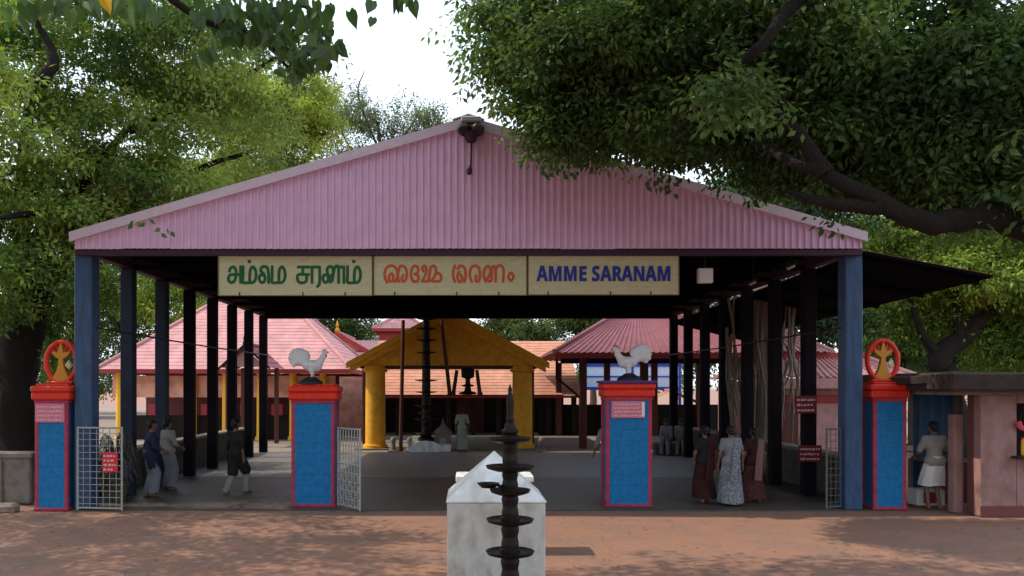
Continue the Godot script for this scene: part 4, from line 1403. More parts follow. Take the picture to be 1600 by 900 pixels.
func gatepost(label: String, px0: float, px1: float, d: float, deep: float, ytop: float, blue_slab: bool) -> Node3D:
	var w := (px1 - px0) / F * d
	var t := thing("gatepost", label, "gatepost", Vector3(gx((px0 + px1) / 2, d), 0, -d - deep / 2), 0.0, "blue gateposts with red caps")
	var h := hy(ytop, d)   # top of the shaft
	var e := 0.075
	var n := 10
	for i in n:
		obj("course", boxed(Vector3(rr(-0.002, 0.002), h * (i + 0.5) / n, rr(-0.002, 0.002)), Vector3(w - e * 1.2, h / n - 0.0012, deep - 0.02), 0.0025), M.gate_blue, t)
	for sx in [-1.0, 1.0]:
		for sz in [-1.0, 1.0]:
			obj("edge_band", boxed(Vector3(sx * (w / 2 - e / 2), h / 2, sz * (deep / 2 - e / 2)), Vector3(e, h, e), 0.014), M.gate_pink, t)
	obj("plinth", boxed(Vector3(0, 0.03, 0), Vector3(w + 0.03, 0.06, deep + 0.03), 0.012), M.gate_pink, t)
	obj("top_band", boxed(Vector3(0, h - 0.035, 0), Vector3(w + 0.02, 0.07, deep + 0.02), 0.01), M.gate_pink, t)
	obj("cap", boxed(Vector3(0, h + 0.075, 0), Vector3(w + 0.1, 0.15, deep + 0.1), 0.025), M.gate_red, t)
	obj("cap", boxed(Vector3(0, h + 0.21, 0), Vector3(w + 0.13, 0.12, deep + 0.13), 0.03), M.gate_red, t)
	if blue_slab:
		obj("top_slab", boxed(Vector3(0, h + 0.295, 0), Vector3(w + 0.17, 0.05, deep + 0.17), 0.012), M.slab_blue, t)
	else:
		obj("top_slab", boxed(Vector3(0, h + 0.29, 0), Vector3(w - 0.02, 0.04, deep - 0.02), 0.012), M.gate_red, t)
	t.set_meta("top", h + (0.32 if blue_slab else 0.31))
	t.set_meta("front", -d)
	return t


func plaque(label: String, where: Vector3, w: float, h: float, m: Material, rows: int, pale := true) -> Node3D:   # a small board with rows of print too small to read
	var t := thing("notice_board", label, "notice", where)
	obj("panel", boxed(Vector3(0, h / 2, 0), Vector3(w, h, 0.02), 0.005), m, t)
	var st := mb()
	for r in rows:
		var y := h * (r + 0.6) / (rows + 0.4)
		var x := -w * 0.42
		while x < w * 0.4:
			var l := rr(0.02, 0.07)
			if x + l > w * 0.43: break
			box(st, Vector3(x + l / 2, y + rr(-0.004, 0.004), 0.0115), Vector3(l, h / rows * rr(0.28, 0.42), 0.003), 0.0)
			x += l + rr(0.008, 0.03)
	obj("faded_print", st, M.plate_ink, t).set_meta("kind", "stuff")
	return t


func gate_line() -> void:
	var a := gatepost("blue gatepost with red cap at the far left beside tree trunk", 54, 106, 15.2, 0.55, 625, false)
	var b := gatepost("wide blue gatepost under the rooster, left of the centre lamp", 455, 523, 15.7, 0.6, 625, false)
	var c := gatepost("wide blue gatepost with pink plaque and rooster, right of lamp", 947, 1019, 15.7, 0.6, 620, true)
	var e := gatepost("blue gatepost with red cap beside the man at the counter", 1365, 1417, 15.3, 0.5, 622, false)
	emblem("bright red oval ring emblem with yellow figure on left gatepost", Vector3(a.position.x + 0.06, a.get_meta("top"), a.position.z), 1.0)
	emblem("dark red oval ring emblem on gatepost near the pink kiosk", Vector3(e.position.x - 0.02, e.get_meta("top"), e.position.z), 1.0)
	rooster("grey white rooster statue facing right on left inner gatepost", Vector3(b.position.x - 0.08, b.get_meta("top"), b.position.z + 0.1), 1.0, false)
	rooster("white rooster statue facing left with red comb on right gatepost", Vector3(c.position.x + 0.04, c.get_meta("top"), c.position.z + 0.1), -1.0, true)
	plaque("pink plaque with worn lettering on the far left gatepost", Vector3(a.position.x - 0.02, hy(660, 15.2), -15.19), 0.56, 0.36, M.plate, 4)
	var pc := plaque("pink plaque with worn lettering below right rooster", Vector3(c.position.x - 0.02, hy(653, 15.7), -15.69), 0.66, 0.33, M.plate, 4)
	obj("white_patch", boxed(Vector3(0.29, 0.17, 0.013), Vector3(0.055, 0.28, 0.004), 0.001), M.white_box, pc)
	# mesh gates
	mesh_gate("pale wire mesh gate with red notice beside left gatepost", Vector3(gx(122, 15.25), 0.02, -15.2), 0.92, 1.58, -0.1, 6, 12, M.wire, false)
	mesh_gate("pale ornamental grille gate standing open at left inner gatepost", Vector3(gx(527, 15.7), 0.02, -15.75), 0.9, 1.55, -0.92, 7, 8, M.wire, true)
	mesh_gate("dark wire mesh gate with red notice by the right gatepost", Vector3(gx(1346, 15.5), 0.02, -15.55), 0.85, 1.55, PI + 0.35, 6, 11, M.wire_dark, false)
	plaque("red notice with pale print tied to the left mesh gate", Vector3(gx(172, 15.1), hy(738, 15.1), -15.1), 0.29, 0.38, M.notice, 4)
	plaque("tall red notice with pale print on the right mesh gate", Vector3(gx(1334, 15.3), hy(722, 15.3), -15.36), 0.27, 0.6, M.notice, 8)
	plaque("upper red notice with shade painted into its colour on the second right shed post", Vector3(gx(1260, 17.1), hy(646, 17.1), -17.12), 0.46, 0.38, M.notice_shaded, 3)
	plaque("lower red notice with shade painted into its colour on the second right shed post", Vector3(gx(1266, 17.1), hy(722, 17.1), -17.12), 0.5, 0.36, M.notice_shaded, 3)
	# heaps behind the gates
	var hp := thing("potted_bush", "dusty bush of drooping strap leaves behind the left mesh gate", "bush", Vector3(gx(176, 16.4), 0, -16.5))
	obj("pot", lathed([[0.0, 0.0], [0.2, 0.0], [0.27, 0.3], [0.3, 0.32], [0.3, 0.38], [0.26, 0.38], [0.24, 0.33], [0.0, 0.33]], 18), M.sack, hp)
	var lv := mb()
	lv.set_smooth_group(0)
	for i in 170:
		var a2 := rr(0, TAU)
		var h0 := rr(0.3, 0.9)
		var out := Vector3(cos(a2), 0, sin(a2))
		var reach := rr(0.22, 0.5)
		var rise2 := rr(0.25, 0.7)
		var pts2 := smooth([Vector3(0, h0, 0) + out * 0.03, Vector3(0, h0 + rise2 * 0.75, 0) + out * reach * 0.45, Vector3(0, minf(h0 + rise2 * 0.7, 1.42), 0) + out * reach * 0.85, Vector3(0, h0 + rise2 * 0.2, 0) + out * reach], 2)
		tube(lv, pts2, [0.014, 0.018, 0.018, 0.016, 0.013, 0.009, 0.004], 4, 0.0, 0.35)
	var lf_ := obj("strap_leaves", lv, M.strap_leaf, hp)
	lf_.set_meta("kind", "stuff")



func mesh_gate(label: String, hinge: Vector3, w: float, h: float, turn: float, nv: int, nh: int, m: Material, fancy: bool) -> void:
	var t := thing("gate", label, "gate", hinge, turn, "gate leaves between the gateposts")
	for x in [0.02, w - 0.02]:
		obj("stile", tubed([Vector3(x, 0, 0), Vector3(x, h, 0)], [0.02], 8), m, t)
	for y in [0.04, h - 0.02]:
		obj("rail", tubed([Vector3(0.02, y, 0), Vector3(w - 0.02, y, 0)], [0.018], 8), m, t)
	for i in nv:
		var x := w * (i + 1.0) / (nv + 1)
		obj("upright_wire", tubed([Vector3(x, 0.04, 0), Vector3(x + rr(-0.008, 0.008), h / 2, 0.004), Vector3(x, h - 0.02, 0)], [0.0075 if not fancy else 0.012], 5), m, t)
	for i in nh:
		var y := h * (i + 1.0) / (nh + 1)
		obj("cross_wire", tubed([Vector3(0.02, y, 0.012), Vector3(w - 0.02, y + rr(-0.006, 0.006), 0.012)], [0.007 if not fancy else 0.009], 5), m, t)
	if fancy:
		obj("middle_rail", tubed([Vector3(0.02, h * 0.55, 0.01), Vector3(w - 0.02, h * 0.55, 0.01)], [0.02], 8), m, t)
		for i in 4:
			for j in 3:
				var c := Vector3(w * (i + 0.5) / 4, h * (0.1 + 0.14 * j), 0.02)
				var pts := []
				for k in 13: pts.append(c + Vector3(cos(TAU * k / 12.0) * 0.085, sin(TAU * k / 12.0) * 0.09, 0))
				obj("ring", tubed(pts, [0.009], 5), m, t)


func lamp_tier(r: float, y: float, stem: float) -> Array:   # a saucer with an upturned rim
	return [[stem, y - 0.03], [r * 0.55, y - 0.022], [r * 0.93, y + 0.005], [r, y + 0.035], [r * 0.96, y + 0.037], [r * 0.88, y + 0.014], [stem * 1.15, y + 0.012], [stem * 1.2, y + 0.05], [stem, y + 0.06]]


func fore() -> void:
	# bronze lamp in front
	var d := 8.0
	var t := thing("tiered_lamp", "tall dark bronze tiered oil lamp standing in front of white block", "oil lamp", Vector3(gx(797, d), 0, -d))
	obj("foot", lathed([[0.36, 0.0], [0.36, 0.06], [0.3, 0.09], [0.24, 0.16], [0.14, 0.22], [0.1, 0.3], [0.0, 0.31]], 32), M.bronze, t)
	var ys := [866, 816, 770, 733, 689]
	var rs := [0.245, 0.24, 0.205, 0.245, 0.215]
	var lev := []
	for y in ys: lev.append(hy(y, d))
	var low := [lev[0] - 0.32]
	var all: Array = low + lev
	var rad: Array = [0.26] + rs
	var base := 0.3
	for i in all.size():
		var y: float = all[i]
		var sr := 0.098 - 0.004 * i
		var top: float = all[i + 1] - 0.03 if i + 1 < all.size() else y + 0.06
		obj("stem", lathed([[0.0, base], [sr * 0.92, base + 0.001], [sr, base + (y - base) * 0.25], [sr * 0.86, base + (y - base) * 0.5], [sr * 1.02, base + (y - base) * 0.75], [sr * 0.9, y - 0.028], [0.0, y - 0.027]], 22), M.bronze, t)
		obj("oil_plate", lathed(lamp_tier(rad[i], y, sr * 0.9), 36), M.bronze, t)
		base = y + 0.03
	var f: float = all[all.size() - 1] + 0.03
	obj("finial", lathed([[0.0, f], [0.1, f + 0.001], [0.1, f + 0.02], [0.07, f + 0.035], [0.085, f + 0.06], [0.085, f + 0.08], [0.06, f + 0.095], [0.055, f + 0.12], [0.051, f + 0.14], [0.035, f + 0.16], [0.043, f + 0.19], [0.035, f + 0.22], [0.037, f + 0.3], [0.041, f + 0.36], [0.031, f + 0.42], [0.017, f + 0.46], [0.022, f + 0.485], [0.009, f + 0.52], [0.000, f + 0.55]], 20), M.bronze, t)
	var sd := at(763, 758, d) - t.position
	obj("side_dish", lathed([[0.0, -0.03], [0.07, -0.025], [0.115, 0.02], [0.105, 0.022], [0.06, -0.008], [0.0, -0.01]], 26, sd), M.bronze, t)
	obj("dish_arm", tubed([sd + Vector3(0.09, 0, 0), sd + Vector3(0.16, -0.02, 0), Vector3(0, sd.y - 0.03, 0)], [0.014], 7), M.bronze, t)
	# white block with a low pyramid top
	var bd := 8.8
	var h := hy(783, bd)
	var x0 := gx(697, bd)
	var x1 := gx(854, bd)
	var dz := 1.1
	var b := thing("white_stone_block", "white stone block with low pyramid top behind the bronze lamp", "stone block", Vector3((x0 + x1) / 2, 0, -bd - dz / 2))
	var w := x1 - x0
	obj("body", boxed(Vector3(0, h / 2 - 0.01, 0), Vector3(w - 0.02, h - 0.02, dz - 0.02), 0.012), M.marble_shaded, b)
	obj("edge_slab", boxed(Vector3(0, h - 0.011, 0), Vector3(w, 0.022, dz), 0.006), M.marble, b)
	var apex := at(772, 704, bd + dz / 2) - b.position
	var st := mb()
	var q := [Vector3(-w / 2 + 0.01, h, dz / 2 - 0.01), Vector3(w / 2 - 0.01, h, dz / 2 - 0.01), Vector3(w / 2 - 0.01, h, -dz / 2 + 0.01), Vector3(-w / 2 + 0.01, h, -dz / 2 + 0.01)]
	for i in 4: tri_out(st, q[i], q[(i + 1) % 4], apex, Vector3(0, h, 0))
	quad_out(st, q[0], q[1], q[2], q[3], Vector3(0, h + 0.1, 0))
	obj("pyramid_top", st, M.marble, b)
	var tb := thing("white_slab_table", "white stone slab on a stand just behind the pyramid block", "stone table", Vector3(gx(772, 11.6), 0, -11.6))
	obj("slab", boxed(Vector3(0, hy(745, 11.6), 0), Vector3(119 / F * 11.6, 0.085, 0.6), 0.012), M.marble, tb)
	obj("stand", boxed(Vector3(0, hy(745, 11.6) / 2 - 0.03, 0), Vector3(0.62, hy(745, 11.6) - 0.05, 0.45), 0.02), M.concrete, tb)
	# tall lamp beyond the shed
	var d2 := 29.5
	var k := thing("tiered_lamp", "tall black many-tiered lamp before the yellow porch gable", "oil lamp", Vector3(gx(666, d2 - 0.3), 0, -d2 + 0.3))
	obj("arched_base", prismed(PackedVector2Array([Vector2(-0.62, 0), Vector2(0.62, 0), Vector2(0.56, 0.22), Vector2(0.3, 0.38), Vector2(0, 0.42), Vector2(-0.3, 0.38), Vector2(-0.56, 0.22)]), -0.3, 0.3), M.marble, k)
	obj("stem", lathed([[0.3, 0.38], [0.3, 0.5], [0.17, 0.6], [0.15, 3.2], [0.12, 5.0], [0.0, 5.4]], 16), M.bronze, k)
	for y in [676, 655, 634, 613, 595, 574, 552, 533, 515, 500]:
		obj("oil_plate", lathed(lamp_tier(0.42 if y > 560 else 0.36, hy(y, d2), 0.13), 20), M.bronze, k)
	obj("deity_figure", body([[Vector3(0, 1.1, 0.2), Vector3(0, 1.5, 0.2), 0.16, 0.12], [Vector3(0, 1.72, 0.2), Vector3(0, 1.75, 0.2), 0.1, 0.09], [Vector3(-0.2, 1.4, 0.2), Vector3(0.2, 1.4, 0.2), 0.07, 0.07]], 0.03, 0.06), M.bronze, k)
	# hanging lamp and chains in the porch
	var hl := thing("hanging_lamp", "black tiered lamp hanging below the porch gable", "oil lamp", Vector3(gx(731, 29.9), hy(617, 29.9), -30.2))
	obj("bell", lathed([[0.0, 0.0], [0.32, 0.02], [0.34, 0.08], [0.14, 0.14], [0.1, 0.3], [0.22, 0.32], [0.24, 0.37], [0.1, 0.4], [0.09, 0.6], [0.24, 0.66], [0.26, 0.95], [0.12, 1.05], [0.04, 1.1], [0.0, 1.12]], 20), M.bronze, hl)
	obj("chain", tubed([Vector3(0, 1.1, 0), Vector3(0, 1.25, 0)], [0.03], 6), M.bronze, hl)
	for r in [[630, 500, 626, 705, "upright dark pole left of the tall black lamp"], [690, 500, 703, 618, "slanting dark pole right of the tall black lamp"], [714, 578, 708, 618, "short dark pole hanging left of the hanging lamp"], [745, 578, 750, 617, "short dark pole hanging right of the hanging lamp"]]:
		var pl := thing("hanging_pole", r[4], "pole", at(r[2], r[3], 29.3), 0.0, "dark poles about the porch gable")
		obj("shaft", tubed([Vector3.ZERO, (at(r[0], r[1], 29.3) - at(r[2], r[3], 29.3)) * 0.5, at(r[0], r[1], 29.3) - at(r[2], r[3], 29.3)], [0.075, 0.07, 0.065], 8), M.dim_red, pl)
		obj("collar", lathed([[0.0, 0.0], [0.09, 0.0], [0.1, 0.05], [0.09, 0.1], [0.0, 0.1]], 12), M.dim_red, pl)
	# lantern shrine and stumps
	var sh := thing("stone_lantern", "small pale stone lantern beside the tall black lamp", "lantern", Vector3(gx(692, 29.2), 0, -29.2))
	obj("pedestal", boxed(Vector3(0, 0.14, 0), Vector3(0.62, 0.28, 0.5), 0.03), M.marble, sh)
	obj("arch", prismed(PackedVector2Array([Vector2(-0.3, 0.28), Vector2(-0.14, 0.28), Vector2(-0.12, 0.5), Vector2(0.12, 0.5), Vector2(0.14, 0.28), Vector2(0.3, 0.28), Vector2(0.3, 0.7), Vector2(-0.3, 0.7)]), -0.2, 0.2), M.concrete, sh)
	obj("spire", lathed([[0.0, 0.699], [0.36, 0.7], [0.3, 0.78], [0.1, 0.95], [0.04, 1.05], [0.05, 1.1], [0.0, 1.25]], 12), M.concrete, sh)
	for i in 3:
		var sp := thing("stone_stump", ["small pale stump beside the left yellow pillar", "small pale stump left of the tall black lamp", "small pale stump beside the right yellow pillar"][i], "stump", Vector3(gx([614, 640, 846][i], 29.1), 0, -29.1), 0.0, "pale stumps before the porch")
		obj("shaft", lathed([[0.14, 0.0], [0.12, 0.1], [0.09, 0.3], [0.11, 0.42], [0.08, 0.5], [0.0, 0.56]], 12), M.concrete, sp)
		obj("foot", boxed(Vector3(0, 0.03, 0), Vector3(0.34, 0.06, 0.34), 0.01), M.concrete, sp)


func kiosk() -> void:
	var d := 14.5
	var t := thing("pink_kiosk", "small pink-walled kiosk with dark flat roof at the right edge", "kiosk")
	var x0 := gx(1532, d)
	var x1 := x0 + 3.4
	var yt := hy(617, d)
	var wx0 := gx(1589, d)
	var wx1 := wx0 + 1.1
	var wy0 := hy(714, d)
	var wy1 := hy(630, d)
	obj("wall", boxed(Vector3((x0 + wx0) / 2, yt / 2, -d - 0.1), Vector3(wx0 - x0, yt, 0.2), 0.012), M.wall_kiosk, t)
	obj("wall", boxed(Vector3((wx1 + x1) / 2, yt / 2, -d - 0.1), Vector3(x1 - wx1, yt, 0.2), 0.012), M.wall_kiosk, t)
	obj("wall", boxed(Vector3((wx0 + wx1) / 2, wy0 / 2, -d - 0.1), Vector3(wx1 - wx0, wy0, 0.2), 0.0), M.wall_kiosk, t)
	obj("wall", boxed(Vector3((wx0 + wx1) / 2, (wy1 + yt) / 2, -d - 0.1), Vector3(wx1 - wx0, yt - wy1, 0.2), 0.0), M.wall_kiosk, t)
	obj("side_wall", boxed(Vector3(x0 + 0.1, yt / 2, -d - 0.302), Vector3(0.19, yt, 0.2), 0.012), M.wall_base, t)
	obj("rear_wall", boxed(Vector3((11.0 + x1) / 2, yt / 2, -d - 2.5), Vector3(x1 - 11.0, yt, 0.2), 0.0), M.wall_dark, t)
	obj("skirting", boxed(Vector3((x0 + x1) / 2, 0.1, -d + 0.008), Vector3(x1 - x0 + 0.02, 0.2, 0.03), 0.006), M.wall_base, t)
	obj("corner_pier", boxed(Vector3(x0 - 0.12, 0.92, -d - 0.55), Vector3(0.17, 1.84, 0.2), 0.012), M.wall_kiosk, t)
	obj("window_shelf", boxed(Vector3((wx0 + wx1) / 2 - 0.06, wy0 + 0.0, -d + 0.12), Vector3(wx1 - wx0 + 0.1, 0.05, 0.3), 0.01), M.old_slab, t)
	obj("lintel_strip", boxed(Vector3((x0 + x1) / 2 - 0.35, yt + 0.035, -d - 0.9), Vector3(x1 - x0 + 0.8, 0.07, 2.2), 0.01), M.concrete, t)
	obj("roof_slab", boxed(Vector3((x0 + x1) / 2 - 0.4, yt + 0.235, -d - 1.0), Vector3(x1 - x0 + 1.1, 0.33, 3.4), 0.04), M.old_slab, t)
	var ra := mb()
	slab(ra, Vector3(gx(1437, d), yt + 0.33, -d - 0.1), Vector3(gx(1494, d), yt + 0.42, -d + 0.3), Vector3(gx(1494, d), yt + 0.42, -d - 2.2), Vector3(gx(1437, d), yt + 0.33, -d - 2.2), 0.13)
	obj("awning", ra, M.old_slab, t)
	for i in 5:
		var pk := thing("packet", ["lowest yellow packet on the kiosk window shelf", "second yellow packet on the kiosk window shelf", "third yellow packet behind the kiosk window edge", "fourth yellow packet in the kiosk window", "last yellow packet in the kiosk window"][i], "packet", Vector3(wx0 + 0.11 + i * 0.17, wy0 + 0.026, -d + 0.06), rr(-0.2, 0.2), "yellow packets in the kiosk window")
		obj("pouch", boxed(Vector3(0, 0.15, 0), Vector3(0.14, 0.3, 0.06), 0.025), M.packet_yellow, pk)
		obj("seal", boxed(Vector3(0, 0.315, 0), Vector3(0.13, 0.03, 0.012), 0.003), M.gate_red, pk)
	var gar := thing("flower_garland", "pink flower garland hanging at the kiosk window", "garland", Vector3(wx0 + 0.12, hy(662, d), -d + 0.06))
	for i in 9:
		var a := PI * i / 8.0
		obj("flower", body([[Vector3(-cos(a) * 0.13, -sin(a) * 0.1, 0.0), Vector3(-cos(a) * 0.13 + 0.01, -sin(a) * 0.1 + 0.02, 0.01), 0.042, 0.036]], 0.014, 0.02), M.flower_pink, gar)
	obj("string", tubed([Vector3(-0.13, 0.0, 0), Vector3(0.0, 0.33, -0.03), Vector3(0.13, 0.0, 0)], [0.006], 5), M.dark_steel, gar)
	# blue sheet stall behind the man
	var s := thing("blue_stall", "blue sheet-metal stall with counter behind the man in white", "stall")
	var sd := 16.6
	var a0 := gx(1424, sd)
	var a1 := gx(1491, sd)
	var ah := hy(613, sd)
	var st := mb()
	ribbed(st, Vector3(a0, 0.02, -sd), Vector3(a1, 0.02, -sd), Vector3(a1, ah, -sd), Vector3(a0, ah, -sd), 0.22, 0.012)
	obj("sheet_wall", st, M.blue_sheet, s)
	for x in [a0 - 0.03, a1 + 0.03]:
		obj("post", boxed(Vector3(x, ah / 2, -sd + 0.02), Vector3(0.08, ah, 0.08), 0.01), M.concrete if x < a1 else M.low_wall, s)
	obj("counter", boxed(Vector3((a0 + a1) / 2, hy(718, 16.2), -sd + 0.36), Vector3(a1 - a0 + 0.1, 0.05, 0.5), 0.01), M.concrete, s)
	obj("counter_front", boxed(Vector3((a0 + a1) / 2, hy(720, 16.2) / 2, -sd + 0.5), Vector3(a1 - a0, hy(720, 16.2) - 0.03, 0.05), 0.01), M.wall_base, s)
	obj("roof", boxed(Vector3((a0 + a1) / 2, ah + 0.07, -sd - 0.6), Vector3(a1 - a0 + 0.3, 0.06, 1.5), 0.01), M.wall_kiosk, s)
	var pp := thing("drain_pipe", "grey green pipe standing between blue stall and pink kiosk", "pipe", Vector3(gx(1497, 15.6), 0, -15.6))
	obj("pipe", tubed([Vector3(0, 0, 0), Vector3(0.01, 1.0, 0), Vector3(-0.01, 2.5, 0)], [0.085], 12), M.low_wall, pp)
	obj("collar", lathed([[0.1, 1.2], [0.105, 1.22], [0.105, 1.3], [0.1, 1.32]], 12), M.low_wall, pp)
	for i in 4:
		var jr := thing("jar", ["white jar at the left end of the stall counter, lowest", "pale jar stacked above the lowest counter jar", "pale tin against the right post of the blue stall", "small white packet above the pale tin on right post"][i], "jar", [Vector3(gx(1421, 16.2), hy(718, 16.2) + 0.026, -16.2), Vector3(gx(1421, 16.2), hy(718, 16.2) + 0.176, -16.2), Vector3(gx(1489, 16.3), hy(718, 16.2) + 0.026, -16.3), Vector3(gx(1489, 16.3), hy(718, 16.2) + 0.176, -16.3)][i], 0.0, "jars on the stall counter")
		obj("glass", lathed([[0.0, 0.0], [0.06, 0.0], [0.065, 0.02], [0.065, 0.11], [0.05, 0.12]], 14), M.white_box, jr)
		obj("lid", lathed([[0.052, 0.118], [0.056, 0.12], [0.056, 0.148], [0.0, 0.15]], 14), M.gate_red if i < 2 else M.white_box, jr)
	# box by the man's feet
	var bx := thing("carton", "white carton with pink label beside the man's legs", "carton", Vector3(gx(1449, 15.9), 0.01, -15.95))
	obj("case", boxed(Vector3(0, 0.16, 0), Vector3(0.56, 0.32, 0.34), 0.012), M.white_box, bx)
	obj("label_print", boxed(Vector3(-0.02, 0.16, 0.172), Vector3(0.26, 0.22, 0.004), 0.0), M.gate_pink, bx)
	obj("flap", boxed(Vector3(0, 0.325, 0.09), Vector3(0.54, 0.01, 0.15), 0.003, Basis(Vector3.RIGHT, 0.1)), M.white_box, bx)


func folk() -> void:
	var q := func(px: float, py: float) -> Vector3:   # where feet at that pixel row stand
		var d := EYE * F / (py - VY)
		return Vector3(gx(px, d), 0.0, -d)
	# the man in white at the stall, seen from behind
	person("man in grey shirt and white dhoti standing at the stall counter", q.call(1460, 796), PI, 1.68, {"top": "cloth_grey", "skirt": "cloth_white", "skirt_name": "dhoti", "hem": 0.46, "flare": 0.17, "sleeve": 0.85}, {"hands": [Vector3(-0.32, 1.0, 0.3), Vector3(0.28, 0.98, 0.24)], "lean": 0.06})
	person("person in navy shirt and pale dhoti near the left mesh gate", q.call(234, 776), 2.2, 1.64, {"top": "cloth_navy", "skirt": "cloth_palegrey", "skirt_name": "dhoti", "hem": 0.1, "flare": 0.14, "sleeve": 1.5, "drop": 0.5}, {"hands": [Vector3(-0.2, 1.0, 0.25), Vector3(0.22, 1.05, 0.22)], "lean": 0.1})
	person("person in dull grey clothes half hidden behind navy shirt", q.call(263, 766), 2.6, 1.62, {"top": "cloth_grey", "skirt": "cloth_palegrey", "hem": 0.1, "sleeve": 1.4, "woman": true, "bun": true}, {"hands": [Vector3(-0.2, 1.0, 0.22), Vector3(0.22, 0.8, 0.1)]})
	person("person in black shirt and pale trousers walking under the shed", q.call(369, 772), 2.75, 1.68, {"top": "cloth_black", "trousers": "cloth_grey", "sleeve": 1.2, "drop": 0.9}, {"feet": [Vector3(-0.1, 0.0, 0.22), Vector3(0.1, 0.02, -0.24)], "hip": 0.88, "hands": [Vector3(-0.28, 0.85, -0.1), Vector3(0.28, 0.88, 0.22)]})
	person("person in pale sage clothes standing far off below the porch", q.call(722, 706), PI, 1.6, {"top": "cloth_sage", "skirt": "cloth_sage", "hem": 0.1, "flare": 0.12, "sleeve": 0.9}, {})
	person("woman in dark maroon saree, left of the walking three", q.call(1101, 786), PI + 0.1, 1.56, {"top": "cloth_black", "skirt": "cloth_maroon", "hem": 0.12, "flare": 0.16, "sleeve": 0.6, "woman": true, "bun": true, "sash": "cloth_maroon", "top_name": "blouse"}, {"feet": [Vector3(-0.09, 0, 0.12), Vector3(0.09, 0.01, -0.1)]}, "women walking into the shed")
	person("woman in pale printed saree, middle of the walking three", q.call(1142, 790), PI - 0.1, 1.58, {"top": "cloth_palegrey", "skirt": "cloth_print", "hem": 0.07, "flare": 0.18, "sleeve": 0.6, "woman": true, "bun": true, "sash": "cloth_print", "top_name": "blouse"}, {"feet": [Vector3(-0.09, 0, -0.1), Vector3(0.09, 0.0, 0.12)]}, "women walking into the shed")
	person("woman in rust saree with pinkish sash, right of three", q.call(1178, 785), PI, 1.52, {"top": "cloth_maroon", "skirt": "cloth_rust", "hem": 0.09, "flare": 0.16, "sleeve": 0.6, "woman": true, "plait": true, "sash": "cloth_pinkish", "top_name": "blouse"}, {}, "women walking into the shed")
	person("person in grey standing behind the right rooster gatepost", q.call(951, 768), PI, 1.66, {"top": "cloth_grey", "trousers": "cloth_grey", "sleeve": 1.4}, {"hands": [Vector3(-0.27, 0.8, 0.05), Vector3(0.33, 0.85, 0.1)]})
	# two people sitting on a low ledge by the far right posts
	var lg := thing("stone_ledge", "low grey ledge with two people sitting by far right posts", "ledge", Vector3(gx(1058, 27.6), 0.01, -27.8))
	obj("seat_slab", boxed(Vector3(0, 0.4, 0), Vector3(1.7, 0.1, 0.5), 0.02), M.concrete, lg)
	obj("support", boxed(Vector3(0, 0.175, 0), Vector3(1.5, 0.35, 0.4), 0.01), M.low_wall, lg)
	for i in 2:
		person(["seated person in pale clothes, nearer the rooster gatepost", "seated person in grey clothes beside the far right post"][i], Vector3(gx([1045, 1066][i], 27.6), 0, -27.75), [-0.5, -0.3][i], 1.6, {"top": ["cloth_palegrey", "cloth_grey"][i], "trousers": ["cloth_palegrey", "cloth_grey"][i], "sleeve": 1.3}, {"hip": 0.57, "lean": 0.35, "feet": [Vector3(-0.12, 0, 0.42), Vector3(0.12, 0, 0.4)], "hands": [Vector3(-0.15, 0.55, 0.42), Vector3(0.15, 0.56, 0.4)]}, "people sitting on the ledge")


